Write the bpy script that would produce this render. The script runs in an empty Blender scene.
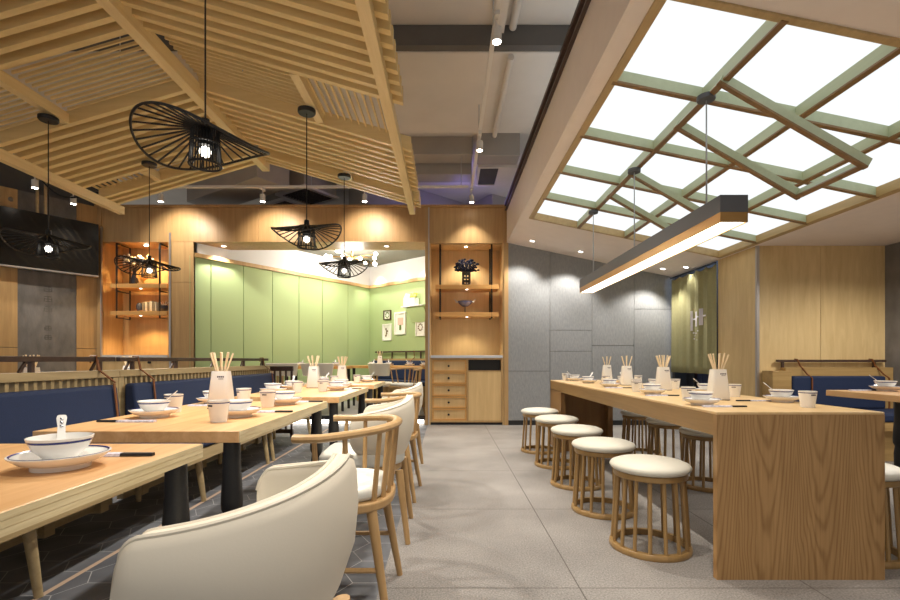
import bpy, bmesh, math, random
from mathutils import Vector, Matrix
random.seed(7)
R = math.radians
PI = math.pi
scene = bpy.context.scene
COL = scene.collection

# ------------------------------------------------------------------ colour + materials
def lin(c):
    c = c / 255.0
    return c / 12.92 if c <= 0.04045 else ((c + 0.055) / 1.055) ** 2.4
def rgb(r, g, b):
    return (lin(r), lin(g), lin(b), 1.0)

def base_mat(name):
    m = bpy.data.materials.new(name)
    m.use_nodes = True
    nt = m.node_tree
    return m, nt, nt.nodes['Principled BSDF']

def plain(name, col, rough=0.5, metal=0.0, bump=0.0, bscale=60.0, var=0.0, vscale=8.0, spec=0.5, stretch=(1, 1, 1)):
    m, nt, p = base_mat(name)
    p.inputs['Base Color'].default_value = col
    p.inputs['Roughness'].default_value = rough
    p.inputs['Metallic'].default_value = metal
    p.inputs['Specular IOR Level'].default_value = spec
    tc = nt.nodes.new('ShaderNodeTexCoord')
    mp = nt.nodes.new('ShaderNodeMapping')
    mp.inputs['Scale'].default_value = stretch
    nt.links.new(tc.outputs['Object'], mp.inputs['Vector'])
    if var > 0:
        n = nt.nodes.new('ShaderNodeTexNoise')
        n.inputs['Scale'].default_value = vscale
        n.inputs['Detail'].default_value = 6
        r = nt.nodes.new('ShaderNodeValToRGB')
        r.color_ramp.elements[0].position = 0.3
        r.color_ramp.elements[1].position = 0.7
        r.color_ramp.elements[0].color = tuple(c * (1 - var) for c in col[:3]) + (1,)
        r.color_ramp.elements[1].color = tuple(min(1, c * (1 + var)) for c in col[:3]) + (1,)
        nt.links.new(mp.outputs[0], n.inputs['Vector'])
        nt.links.new(n.outputs['Fac'], r.inputs['Fac'])
        nt.links.new(r.outputs['Color'], p.inputs['Base Color'])
    if bump > 0:
        n2 = nt.nodes.new('ShaderNodeTexNoise')
        n2.inputs['Scale'].default_value = bscale
        n2.inputs['Detail'].default_value = 4
        b = nt.nodes.new('ShaderNodeBump')
        b.inputs['Strength'].default_value = bump
        b.inputs['Distance'].default_value = 0.01
        nt.links.new(mp.outputs[0], n2.inputs['Vector'])
        nt.links.new(n2.outputs['Fac'], b.inputs['Height'])
        nt.links.new(b.outputs['Normal'], p.inputs['Normal'])
    return m

def emit(name, col, strength):
    m, nt, p = base_mat(name)
    p.inputs['Base Color'].default_value = (0.02, 0.02, 0.02, 1)
    p.inputs['Emission Color'].default_value = col
    p.inputs['Emission Strength'].default_value = strength
    return m

def wood(name, dark, light, axis='Z', fine=26.0, rough=0.45, long=0.06, contrast=(0.32, 0.68)):
    """straight grain running along the given axis of the object"""
    m, nt, p = base_mat(name)
    tc = nt.nodes.new('ShaderNodeTexCoord')
    mp = nt.nodes.new('ShaderNodeMapping')
    s = {'X': (long, 1, 1), 'Y': (1, long, 1), 'Z': (1, 1, long)}[axis]
    mp.inputs['Scale'].default_value = s
    nt.links.new(tc.outputs['Object'], mp.inputs['Vector'])
    n = nt.nodes.new('ShaderNodeTexNoise')
    n.inputs['Scale'].default_value = fine
    n.inputs['Detail'].default_value = 8
    n.inputs['Roughness'].default_value = 0.65
    n.inputs['Distortion'].default_value = 0.6
    nt.links.new(mp.outputs[0], n.inputs['Vector'])
    n3 = nt.nodes.new('ShaderNodeTexNoise')
    n3.inputs['Scale'].default_value = 2.2
    n3.inputs['Detail'].default_value = 2
    nt.links.new(mp.outputs[0], n3.inputs['Vector'])
    mx = nt.nodes.new('ShaderNodeMath')
    mx.operation = 'MULTIPLY_ADD'
    mx.inputs[1].default_value = 0.35
    nt.links.new(n3.outputs['Fac'], mx.inputs[0])
    sc = nt.nodes.new('ShaderNodeMath')
    sc.operation = 'MULTIPLY'
    sc.inputs[1].default_value = 0.65
    nt.links.new(n.outputs['Fac'], sc.inputs[0])
    nt.links.new(sc.outputs[0], mx.inputs[2])
    r = nt.nodes.new('ShaderNodeValToRGB')
    r.color_ramp.elements[0].position = contrast[0]
    r.color_ramp.elements[1].position = contrast[1]
    r.color_ramp.elements[0].color = dark
    r.color_ramp.elements[1].color = light
    nt.links.new(mx.outputs[0], r.inputs['Fac'])
    nt.links.new(r.outputs['Color'], p.inputs['Base Color'])
    p.inputs['Roughness'].default_value = rough
    b = nt.nodes.new('ShaderNodeBump')
    b.inputs['Strength'].default_value = 0.08
    b.inputs['Distance'].default_value = 0.004
    nt.links.new(n.outputs['Fac'], b.inputs['Height'])
    nt.links.new(b.outputs['Normal'], p.inputs['Normal'])
    return m

def math_node(nt, op, a, b=None, c=None):
    n = nt.nodes.new('ShaderNodeMath')
    n.operation = op
    for i, v in enumerate((a, b, c)):
        if v is None:
            continue
        if isinstance(v, (int, float)):
            n.inputs[i].default_value = v
        else:
            nt.links.new(v, n.inputs[i])
    return n.outputs[0]

def cathedral_wood(name, dark, light, width=0.25):
    """crown-cut veneer: nested U figures repeated across the sheet, grain along Z"""
    m, nt, p = base_mat(name)
    tc = nt.nodes.new('ShaderNodeTexCoord')
    sp = nt.nodes.new('ShaderNodeSeparateXYZ')
    nt.links.new(tc.outputs['Object'], sp.inputs[0])
    mp = nt.nodes.new('ShaderNodeMapping')
    mp.inputs['Scale'].default_value = (1, 1, 0.25)
    nt.links.new(tc.outputs['Object'], mp.inputs[0])
    n = nt.nodes.new('ShaderNodeTexNoise')
    n.inputs['Scale'].default_value = 7
    n.inputs['Detail'].default_value = 3
    nt.links.new(mp.outputs[0], n.inputs['Vector'])
    xw = math_node(nt, 'MULTIPLY_ADD', n.outputs['Fac'], 0.05, sp.outputs['X'])
    u = math_node(nt, 'DIVIDE', xw, width)
    cell = math_node(nt, 'FLOOR', u)
    f = math_node(nt, 'SUBTRACT', math_node(nt, 'FRACT', u), 0.5)
    f = math_node(nt, 'ABSOLUTE', f)
    off = math_node(nt, 'FRACT', math_node(nt, 'MULTIPLY', cell, 0.37))
    f2 = math_node(nt, 'POWER', f, 1.7)
    v = math_node(nt, 'MULTIPLY_ADD', f2, -4.5, math_node(nt, 'ADD', sp.outputs['Z'], off))
    v = math_node(nt, 'MULTIPLY_ADD', n.outputs['Fac'], 0.6, v)
    w = math_node(nt, 'SINE', math_node(nt, 'MULTIPLY', v, 30.0))
    w = math_node(nt, 'MULTIPLY_ADD', w, 0.5, 0.5)
    w = math_node(nt, 'POWER', w, 3.0)
    mp2 = nt.nodes.new('ShaderNodeMapping')
    mp2.inputs['Scale'].default_value = (1, 1, 0.03)
    nt.links.new(tc.outputs['Object'], mp2.inputs[0])
    n2 = nt.nodes.new('ShaderNodeTexNoise')
    n2.inputs['Scale'].default_value = 110
    n2.inputs['Detail'].default_value = 5
    nt.links.new(mp2.outputs[0], n2.inputs['Vector'])
    t = math_node(nt, 'MULTIPLY_ADD', w, 0.34, math_node(nt, 'MULTIPLY', n2.outputs['Fac'], 0.80))
    r = nt.nodes.new('ShaderNodeValToRGB')
    r.color_ramp.elements[0].position = 0.25
    r.color_ramp.elements[1].position = 0.8
    r.color_ramp.elements[0].color = light
    r.color_ramp.elements[1].color = dark
    nt.links.new(t, r.inputs['Fac'])
    nt.links.new(r.outputs['Color'], p.inputs['Base Color'])
    p.inputs['Roughness'].default_value = 0.45
    return m

def hex_tiles(name, tile_a, tile_b, grout, pitch=0.2245, ox=0.0, oy=0.0):
    m, nt, p = base_mat(name)
    tc = nt.nodes.new('ShaderNodeTexCoord')
    sp = nt.nodes.new('ShaderNodeSeparateXYZ')
    nt.links.new(tc.outputs['Object'], sp.inputs[0])
    # hexagons with flat-to-flat = 1 along Y
    X = math_node(nt, 'MULTIPLY', math_node(nt, 'SUBTRACT', sp.outputs['X'], ox), 1.0 / pitch)
    Y = math_node(nt, 'MULTIPLY', math_node(nt, 'SUBTRACT', sp.outputs['Y'], oy), 1.0 / pitch)
    s3 = math.sqrt(3)
    def wrap(v, per, sh):
        a = math_node(nt, 'ADD', v, 1000 * per + sh)
        a = math_node(nt, 'MODULO', a, per)
        return math_node(nt, 'SUBTRACT', a, per / 2)
    def hexd(dx, dy):
        ax = math_node(nt, 'ABSOLUTE', dx)
        ay = math_node(nt, 'ABSOLUTE', dy)
        q = math_node(nt, 'MULTIPLY_ADD', ax, s3 / 2, math_node(nt, 'MULTIPLY', ay, 0.5))
        return math_node(nt, 'MAXIMUM', ay, q)
    d1 = hexd(wrap(X, s3, 0), wrap(Y, 1, 0))
    d2 = hexd(wrap(X, s3, s3 / 2), wrap(Y, 1, 0.5))
    d = math_node(nt, 'MINIMUM', d1, d2)
    g = math_node(nt, 'GREATER_THAN', d, 0.492)
    n = nt.nodes.new('ShaderNodeTexNoise')
    n.inputs['Scale'].default_value = 3.5
    n.inputs['Detail'].default_value = 8
    nt.links.new(tc.outputs['Object'], n.inputs['Vector'])
    r = nt.nodes.new('ShaderNodeValToRGB')
    r.color_ramp.elements[0].position = 0.35
    r.color_ramp.elements[1].position = 0.65
    r.color_ramp.elements[0].color = tile_a
    r.color_ramp.elements[1].color = tile_b
    nt.links.new(n.outputs['Fac'], r.inputs['Fac'])
    mix = nt.nodes.new('ShaderNodeMix')
    mix.data_type = 'RGBA'
    nt.links.new(g, mix.inputs[0])
    nt.links.new(r.outputs['Color'], mix.inputs[6])
    mix.inputs[7].default_value = grout
    nt.links.new(mix.outputs[2], p.inputs['Base Color'])
    p.inputs['Roughness'].default_value = 0.55
    return m

def slab_tiles(name, a, b, joint, xs, y0, pitch):
    """ground concrete slabs: joints at X = xs[0] + k * xs[1] and Y = y0 + k * pitch"""
    m, nt, p = base_mat(name)
    tc = nt.nodes.new('ShaderNodeTexCoord')
    sp = nt.nodes.new('ShaderNodeSeparateXYZ')
    nt.links.new(tc.outputs['Object'], sp.inputs[0])
    def joints(v, o, per, w):
        t = math_node(nt, 'MULTIPLY', math_node(nt, 'ADD', v, 100 * per - o), 1.0 / per)
        t = math_node(nt, 'FRACT', t)
        t = math_node(nt, 'ABSOLUTE', math_node(nt, 'SUBTRACT', t, 0.5))
        return math_node(nt, 'GREATER_THAN', t, 0.5 - w / per)
    g = math_node(nt, 'MAXIMUM', joints(sp.outputs['X'], xs[0], xs[1], 0.0028), joints(sp.outputs['Y'], y0, pitch, 0.0028))
    n = nt.nodes.new('ShaderNodeTexNoise')
    n.inputs['Scale'].default_value = 1.6
    n.inputs['Detail'].default_value = 6
    nt.links.new(tc.outputs['Object'], n.inputs['Vector'])
    n2 = nt.nodes.new('ShaderNodeTexNoise')
    n2.inputs['Scale'].default_value = 130
    n2.inputs['Detail'].default_value = 4
    nt.links.new(tc.outputs['Object'], n2.inputs['Vector'])
    v = math_node(nt, 'MULTIPLY_ADD', n2.outputs['Fac'], 0.85, math_node(nt, 'MULTIPLY', n.outputs['Fac'], 0.55))
    r = nt.nodes.new('ShaderNodeValToRGB')
    r.color_ramp.elements[0].position = 0.48
    r.color_ramp.elements[1].position = 0.9
    r.color_ramp.elements[0].color = a
    r.color_ramp.elements[1].color = b
    nt.links.new(v, r.inputs['Fac'])
    mix = nt.nodes.new('ShaderNodeMix')
    mix.data_type = 'RGBA'
    nt.links.new(g, mix.inputs[0])
    nt.links.new(r.outputs['Color'], mix.inputs[6])
    mix.inputs[7].default_value = joint
    nt.links.new(mix.outputs[2], p.inputs['Base Color'])
    p.inputs['Roughness'].default_value = 0.55
    return m

def sign_lines(name):
    m, nt, p = base_mat(name)
    tc = nt.nodes.new('ShaderNodeTexCoord')
    w = nt.nodes.new('ShaderNodeTexWave')
    w.inputs['Scale'].default_value = 4.2
    w.inputs['Distortion'].default_value = 9
    w.inputs['Detail'].default_value = 1
    w.inputs['Detail Scale'].default_value = 0.5
    w.bands_direction = 'DIAGONAL'
    nt.links.new(tc.outputs['Object'], w.inputs['Vector'])
    r = nt.nodes.new('ShaderNodeValToRGB')
    r.color_ramp.elements[0].position = 0.78
    r.color_ramp.elements[1].position = 0.95
    r.color_ramp.elements[0].color = rgb(10, 9, 9)
    r.color_ramp.elements[1].color = rgb(32, 28, 22)
    nt.links.new(w.outputs['Fac'], r.inputs['Fac'])
    nt.links.new(r.outputs['Color'], p.inputs['Base Color'])
    p.inputs['Roughness'].default_value = 0.25
    return m

M = {}
M['wall_wood'] = wood('warm_oak_wall', rgb(172, 134, 86), rgb(204, 168, 116), 'Z', 20)
M['lintel_wood'] = wood('warm_oak_lintel', rgb(170, 130, 80), rgb(200, 160, 108), 'Z', 20)
M['pale_panel'] = wood('pale_maple_panel', rgb(206, 174, 120), rgb(232, 204, 150), 'Z', 16, long=0.12)
M['cab_wood'] = wood('cabinet_oak', rgb(206, 172, 118), rgb(228, 196, 142), 'Z', 20)
M['shelf_wood'] = wood('shelf_oak', rgb(196, 142, 76), rgb(222, 172, 104), 'X', 20)
M['canopy_wood'] = wood('canopy_pine', rgb(212, 184, 124), rgb(240, 216, 160), 'X', 18, contrast=(0.25, 0.75))
M['canopy_beam'] = wood('canopy_beam_pine', rgb(214, 188, 132), rgb(242, 220, 168), 'Y', 18)
M['top_wood'] = wood('table_oak', rgb(204, 154, 100), rgb(230, 186, 134), 'Y', 18, 0.38, contrast=(0.38, 0.60))
M['edge_wood'] = wood('plywood_edge', rgb(182, 162, 120), rgb(232, 218, 182), 'Y', 60)
M['bar_side'] = wood('bar_side_shaded_oak', rgb(126, 94, 52), rgb(164, 128, 80), 'Y', 18)  # shade on the bar's sides is put into this darker oak
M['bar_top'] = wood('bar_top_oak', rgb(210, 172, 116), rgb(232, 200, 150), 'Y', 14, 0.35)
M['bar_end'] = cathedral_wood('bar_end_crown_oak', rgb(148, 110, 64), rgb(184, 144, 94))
M['bar_dark'] = wood('bar_leg_oak', rgb(120, 86, 48), rgb(150, 112, 68), 'Z', 18)
M['chair_wood'] = wood('chair_oak', rgb(166, 130, 84), rgb(198, 162, 112), 'Z', 22)
M['stool_wood'] = wood('stool_brass_oak', rgb(136, 106, 64), rgb(170, 136, 86), 'Z', 24, 0.35)
M['bench_wood'] = wood('bench_pale_oak', rgb(160, 138, 98), rgb(198, 176, 134), 'Y', 22)
M['bench_wood_x'] = wood('bench_pale_oak_cross', rgb(160, 128, 78), rgb(196, 162, 106), 'X', 22)
M['rail_wood'] = plain('dark_walnut_rail', rgb(72, 52, 42), 0.4, var=0.25, vscale=20)
M['sky_lit'] = wood('skylight_lit_tint_wood', rgb(176, 184, 150), rgb(190, 198, 164), 'Y', 22)  # panel light on the beam sides, put into a pale mint tone
M['sky_shade'] = wood('skylight_shade_tint_wood', rgb(124, 92, 52), rgb(150, 116, 70), 'Y', 22)  # dimmer beam undersides, put into a darker brown tone
M['sky_frame'] = wood('skylight_edge_ash', rgb(170, 142, 94), rgb(198, 170, 120), 'Y', 22)
M['grey_wall'] = plain('grey_textile_panel', rgb(150, 152, 154), 0.75, bump=0.25, bscale=70, var=0.10, vscale=45, stretch=(1, 1, 0.35))
M['concrete'] = plain('rough_concrete', rgb(118, 114, 110), 0.85, bump=0.5, bscale=20, var=0.22, vscale=7, stretch=(2, 1, 0.6))
M['skirt'] = plain('dark_skirting', rgb(34, 34, 36), 0.5)
M['ceil'] = plain('sloped_plaster', rgb(238, 226, 216), 0.85, var=0.02)
M['slab'] = plain('concrete_soffit', rgb(216, 208, 198), 0.85, bump=0.1, bscale=15, var=0.05, vscale=2)
M['duct'] = plain('grey_duct', rgb(166, 160, 152), 0.6, var=0.06, vscale=3)
M['duct_dark'] = plain('dark_duct', rgb(96, 92, 88), 0.7, var=0.08, vscale=5)
M['upper'] = plain('dark_grey_upper_wall', rgb(96, 94, 90), 0.9, var=0.1, vscale=2)
M['green'] = plain('sage_green_panel', rgb(172, 190, 136), 0.7, bump=0.05, bscale=90)
M['white_paint'] = plain('white_paint', rgb(226, 226, 226), 0.8)
M['grey_paint'] = plain('grey_ceiling_paint', rgb(122, 120, 110), 0.85)
M['metal_strip'] = plain('aluminium_strip', rgb(196, 190, 186), 0.35, 0.8)
M['black'] = plain('black_metal', rgb(16, 16, 17), 0.45, bump=0.02)
M['black_leg'] = plain('black_painted_wood', rgb(24, 24, 26), 0.5, bump=0.1, bscale=80)
M['white_metal'] = plain('white_enamel', rgb(224, 220, 214), 0.4)
M['leather'] = plain('cream_leather', rgb(236, 227, 209), 0.5, bump=0.02, bscale=220)
M['stool_leather'] = plain('pale_stool_leather', rgb(226, 222, 208), 0.45, bump=0.05, bscale=220)
M['linen'] = plain('pale_linen', rgb(222, 222, 214), 0.8, bump=0.1, bscale=200)
M['blue'] = plain('navy_upholstery', rgb(28, 43, 76), 0.8, bump=0.2, bscale=260, var=0.12, vscale=160)
M['strap'] = plain('tan_leather_strap', rgb(128, 76, 38), 0.5)
M['china'] = plain('white_china', rgb(240, 238, 234), 0.15)
M['china_blue'] = plain('cobalt_glaze', rgb(52, 60, 124), 0.2)
M['mark'] = plain('dark_blue_print', rgb(30, 34, 70), 0.4)
M['stick'] = wood('bamboo_stick', rgb(232, 208, 168), rgb(248, 230, 198), 'Z', 30)
M['sleeve_black'] = plain('black_paper', rgb(32, 30, 32), 0.5)
M['sleeve_pat'] = plain('printed_paper', rgb(210, 208, 224), 0.6, var=0.3, vscale=120)
M['stone'] = plain('pale_stone_top', rgb(206, 210, 216), 0.3, var=0.03)
M['curtain'] = plain('olive_linen_curtain', rgb(158, 154, 112), 0.9, bump=0.15, bscale=160, var=0.05, vscale=30)
M['print_white'] = plain('white_print', rgb(226, 220, 226), 0.7)
M['brass'] = plain('brushed_brass', rgb(176, 140, 88), 0.3, 0.85, var=0.12, vscale=5)
M['lamp_grey'] = plain('graphite_housing', rgb(86, 88, 92), 0.5)
M['sign'] = sign_lines('black_line_art')
M['glow'] = emit('skylight_glow', (0.93, 0.98, 1.0, 1), 0.66)
M['led'] = emit('warm_led_glow', (1.0, 0.92, 0.78, 1), 4.5)
M['bulb'] = emit('bulb_glow', (1.0, 0.93, 0.82, 1), 3.5)
M['spot_glow'] = emit('spot_lens_glow', (1.0, 0.92, 0.8, 1), 20.0)
M['down_glow'] = emit('downlight_glow', (1.0, 0.95, 0.88, 1), 6.0)
M['step_glow'] = emit('step_led_glow', (1.0, 0.93, 0.82, 1), 5.0)
M['hex'] = hex_tiles('slate_hex_tiles', rgb(84, 86, 92), rgb(116, 118, 124), rgb(178, 178, 178), 0.2245, -2.294, 2.628)
M['floor'] = slab_tiles('ground_concrete_slabs', rgb(102, 98, 95), rgb(166, 161, 157), rgb(84, 78, 73), (0.57, 1.0), 2.02, 1.07)
M['platform'] = plain('grey_platform_floor', rgb(150, 146, 142), 0.5, var=0.05)
M['strip'] = plain('pale_floor_strip', rgb(196, 170, 148), 0.5)
M['paper'] = plain('art_paper', rgb(238, 236, 228), 0.8)
M['art'] = plain('brown_ink_art', rgb(120, 100, 66), 0.8, var=0.4, vscale=60)
M['art_pink'] = plain('pale_pink_art', rgb(222, 190, 172), 0.8, var=0.1, vscale=60)
M['leaf'] = plain('leaf_green', rgb(92, 122, 44), 0.6)
M['yellow_petal'] = plain('yellow_petal', rgb(232, 222, 120), 0.6)
M['petal'] = plain('white_petal', rgb(240, 232, 214), 0.7)
M['navy_china'] = plain('navy_silver_ceramic', rgb(30, 36, 58), 0.2, 0.3)
M['book_dark'] = plain('grey_book_cloth', rgb(120, 112, 92), 0.7, var=0.15, vscale=90)
M['silver_blue'] = plain('silver_blue_glaze', rgb(120, 128, 170), 0.25, 0.5)
M['book'] = plain('pale_book_cloth', rgb(190, 184, 164), 0.7, var=0.15, vscale=90)
M['dark_ceramic'] = plain('dark_ceramic', rgb(44, 46, 56), 0.3)
M['gold'] = plain('gold_ornament', rgb(226, 176, 96), 0.35, 0.6)
M['grille'] = plain('grey_grille', rgb(120, 116, 108), 0.5)
M['wire'] = plain('steel_wire', rgb(190, 192, 194), 0.35, 0.6)
M['crate'] = plain('blue_crate_plastic', rgb(40, 52, 92), 0.6)
M['red_box'] = plain('red_box_card', rgb(140, 30, 26), 0.6)
M['dark_room'] = plain('dim_room_paint', rgb(70, 72, 80), 0.9)

# ------------------------------------------------------------------ mesh builder
class MB:
    def __init__(s):
        s.bm = bmesh.new()
        s.mi = 0
    def face(s, vs):
        try:
            f = s.bm.faces.new(vs)
            f.material_index = s.mi
            return f
        except ValueError:
            return None
    def hexa(s, c):
        v = [s.bm.verts.new(p) for p in c]
        for q in ((0, 3, 2, 1), (4, 5, 6, 7), (0, 1, 5, 4), (1, 2, 6, 5), (2, 3, 7, 6), (3, 0, 4, 7)):
            s.face([v[i] for i in q])
        return s
    def box(s, x0, x1, y0, y1, z0, z1):
        x0, x1 = min(x0, x1), max(x0, x1)
        y0, y1 = min(y0, y1), max(y0, y1)
        z0, z1 = min(z0, z1), max(z0, z1)
        return s.hexa([(x0, y0, z0), (x1, y0, z0), (x1, y1, z0), (x0, y1, z0),
                       (x0, y0, z1), (x1, y0, z1), (x1, y1, z1), (x0, y1, z1)])
    def bar(s, p, q, w, h, up=(0, 0, 1)):
        """rectangular bar from p to q, w across, h along up"""
        p, q = Vector(p), Vector(q)
        d = (q - p).normalized()
        side = d.cross(Vector(up))
        if side.length < 1e-5:
            side = d.cross(Vector((1, 0, 0)))
        side.normalize()
        u = side.cross(d).normalized()
        a, b = side * (w / 2), u * (h / 2)
        return s.hexa([p - a - b, p + a - b, q + a - b, q - a - b, p - a + b, p + a + b, q + a + b, q - a + b])
    def ring(s, c, ax1, ax2, r, n, r2=None):
        r2 = r if r2 is None else r2
        return [s.bm.verts.new(c + ax1 * (r * math.cos(2 * PI * i / n)) + ax2 * (r2 * math.sin(2 * PI * i / n))) for i in range(n)]
    def skin(s, r0, r1):
        n = len(r0)
        for i in range(n):
            s.face([r0[i], r0[(i + 1) % n], r1[(i + 1) % n], r1[i]])
    def tube(s, p, q, r0, r1=None, n=10, caps=True):
        p, q = Vector(p), Vector(q)
        r1 = r0 if r1 is None else r1
        d = (q - p).normalized()
        a = d.cross(Vector((0, 0, 1)))
        if a.length < 1e-4:
            a = Vector((1, 0, 0))
        a.normalize()
        b = d.cross(a)
        A, B = s.ring(p, a, b, r0, n), s.ring(q, a, b, r1, n)
        s.skin(A, B)
        if caps:
            s.face(A[::-1]); s.face(B)
        return s
    def path(s, pts, r, n=8, closed=False, r2=None, up=None):
        """swept tube through points (r across, r2 along the up direction)"""
        pts = [Vector(p) for p in pts]
        m = len(pts)
        rings = []
        pa = None
        for i in range(m):
            if closed:
                d = pts[(i + 1) % m] - pts[i - 1]
            else:
                d = pts[min(i + 1, m - 1)] - pts[max(i - 1, 0)]
            d.normalize()
            if up is not None:
                a = d.cross(Vector(up)).normalized()
            elif pa is None:
                a = d.cross(Vector((0, 0, 1)))
                if a.length < 1e-3:
                    a = d.cross(Vector((1, 0, 0)))
                a.normalize()
            else:
                a = (pa - d * pa.dot(d)).normalized()
            pa = a
            rr = r[i] if isinstance(r, (list, tuple)) else r
            rings.append(s.ring(pts[i], a, d.cross(a), rr, n, r2))
        for i in range(m - (0 if closed else 1)):
            s.skin(rings[i], rings[(i + 1) % m])
        if not closed:
            s.face(rings[0][::-1]); s.face(rings[-1])
        return s
    def lathe(s, prof, n=32, c=(0, 0, 0), mats=None, sx=1.0, sy=1.0):
        c = Vector(c)
        prev = None
        for k, (r, z) in enumerate(prof):
            if mats:
                s.mi = mats[max(k - 1, 0)]
            if r < 1e-6:
                cur = [s.bm.verts.new(c + Vector((0, 0, z)))]
            else:
                cur = [s.bm.verts.new(c + Vector((r * sx * math.cos(2 * PI * i / n), r * sy * math.sin(2 * PI * i / n), z))) for i in range(n)]
            if prev is not None:
                if len(prev) == 1 and len(cur) > 1:
                    for i in range(n): s.face([prev[0], cur[(i + 1) % n], cur[i]])
                elif len(cur) == 1 and len(prev) > 1:
                    for i in range(n): s.face([prev[i], prev[(i + 1) % n], cur[0]])
                elif len(cur) > 1:
                    s.skin(prev, cur)
            prev = cur
        s.mi = 0
        return s
    def prism(s, poly, z0, z1):
        """vertical prism over a plan polygon [(x, y)...]"""
        a = [s.bm.verts.new((x, y, z0)) for x, y in poly]
        b = [s.bm.verts.new((x, y, z1)) for x, y in poly]
        s.face(a[::-1]); s.face(b)
        n = len(poly)
        for i in range(n):
            s.face([a[i], a[(i + 1) % n], b[(i + 1) % n], b[i]])
        return s
    def ball(s, c, r, n=10, sx=1, sy=1, sz=1):
        c = Vector(c)
        prof = [(r * math.sin(PI * k / (n // 2 + 1)), -r * sz * math.cos(PI * k / (n // 2 + 1))) for k in range(n // 2 + 2)]
        prof[0] = (0, -r * sz); prof[-1] = (0, r * sz)
        return s.lathe(prof, n, c, None, sx, sy)
    def build(s, name, mats, parent=None, smooth=False, bevel=0.0, seg=2, subsurf=0, angle=38):
        bmesh.ops.recalc_face_normals(s.bm, faces=s.bm.faces[:])
        me = bpy.data.meshes.new(name)
        s.bm.to_mesh(me)
        s.bm.free()
        for m in (mats if isinstance(mats, (list, tuple)) else [mats]):
            me.materials.append(m)
        if smooth or subsurf:
            me.shade_smooth()
            if not subsurf:
                me.set_sharp_from_angle(angle=R(angle))
        o = bpy.data.objects.new(name, me)
        COL.objects.link(o)
        if parent is not None:
            o.parent = parent
        if bevel > 0:
            b = o.modifiers.new('soft_edge', 'BEVEL')
            b.width = bevel; b.segments = seg; b.limit_method = 'ANGLE'; b.angle_limit = R(40)
        if subsurf:
            u = o.modifiers.new('smooth', 'SUBSURF')
            u.levels = subsurf; u.render_levels = subsurf
        return o

def tag(o, label=None, cat=None, group=None, kind=None):
    if label: o['label'] = label
    if cat: o['category'] = cat
    if group: o['group'] = group
    if kind: o['kind'] = kind
    return o
def struct(o):
    o['kind'] = 'structure'
    return o
def thing(name, label, cat, loc=(0, 0, 0), rz=0.0, group=None):
    o = bpy.data.objects.new(name, None)
    o.empty_display_size = 0.05
    COL.objects.link(o)
    o.location = loc
    o.rotation_euler = (0, 0, rz)
    return tag(o, label, cat, group)
def kids(o):
    return [c for c in bpy.data.objects if c.parent == o]
def copy_tree(o, loc=None, rz=None, label=None, group=None, parent=None):
    c = o.copy()
    COL.objects.link(c)
    if parent is not None:
        c.parent = parent
    if loc is not None: c.location = loc
    if rz is not None: c.rotation_euler = (0, 0, rz)
    if label: c['label'] = label
    if group: c['group'] = group
    for ch in list(o.children):
        copy_tree(ch, parent=c)
    return c
def lamp(name, kind, loc, energy, col, parent=None, size=0.05, spot=None, blend=0.6, rot=None):
    d = bpy.data.lights.new(name, kind)
    d.energy = energy
    d.color = col
    if kind in ('POINT', 'SPOT'): d.shadow_soft_size = size
    if spot: d.spot_size = R(spot); d.spot_blend = blend
    o = bpy.data.objects.new(name, d)
    COL.objects.link(o)
    o.location = loc
    if rot: o.rotation_euler = rot
    if parent is not None: o.parent = parent
    return o
def smoothpath(pts, per=6, closed=False):
    pts = [Vector(p) for p in pts]
    n = len(pts)
    out = []
    segs = n if closed else n - 1
    for i in range(segs):
        if closed:
            p0, p1, p2, p3 = pts[i - 1], pts[i], pts[(i + 1) % n], pts[(i + 2) % n]
        else:
            p0, p1, p2, p3 = pts[max(i - 1, 0)], pts[i], pts[i + 1], pts[min(i + 2, n - 1)]
        for k in range(per):
            t = k / per
            out.append(0.5 * ((2 * p1) + (p2 - p0) * t + (2 * p0 - 5 * p1 + 4 * p2 - p3) * t * t + (3 * p1 - p0 - 3 * p2 + p3) * t ** 3))
    if not closed:
        out.append(pts[-1])
    return out
# ================================================================== SETTING
YB = 7.09                      # front face of the timber screen wall
# floors
struct(MB().box(-0.29, 4.9, -1.2, 7.3, -0.1, 0.0).build('floor', M['floor']))
struct(MB().box(-11.5, -1.70, -1.2, 7.12, -0.1, 0.0).box(-1.675, -0.29, -1.2, 7.12, -0.1, 0.0).build('floor_hexagon_tiles', M['hex']))
struct(MB().box(-1.70, -1.675, -1.2, 7.12, -0.1, 0.001).build('trim_floor_strip', M['strip']))
struct(MB().box(-4.9, 0.9, 7.18, 12.0, -0.1, 0.13).build('floor_platform', M['platform']))
st = struct(MB().box(-3.83, -0.33, 7.14, 7.19, 0.075, 0.132).build('trim_step_nosing', M['skirt']))
sg = MB().box(-3.80, -0.36, 7.150, 7.178, 0.012, 0.070).build('step_light', M['step_glow'])
tag(sg, 'long glowing light strip under the raised floor edge at the green room', 'light strip')

# main soffit and far end
struct(MB().box(-11.5, 5.0, -1.2, 4.39, 4.05, 4.2).box(-11.5, 5.0, 5.95, 12.2, 4.05, 4.2).box(-11.5, 5.0, 4.39, 5.95, 4.05, 4.2).build('ceiling', M['slab']))
struct(MB().box(-9, 5.0, 12.0, 12.2, 0, 4.2).build('wall_far', M['upper']))

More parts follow.
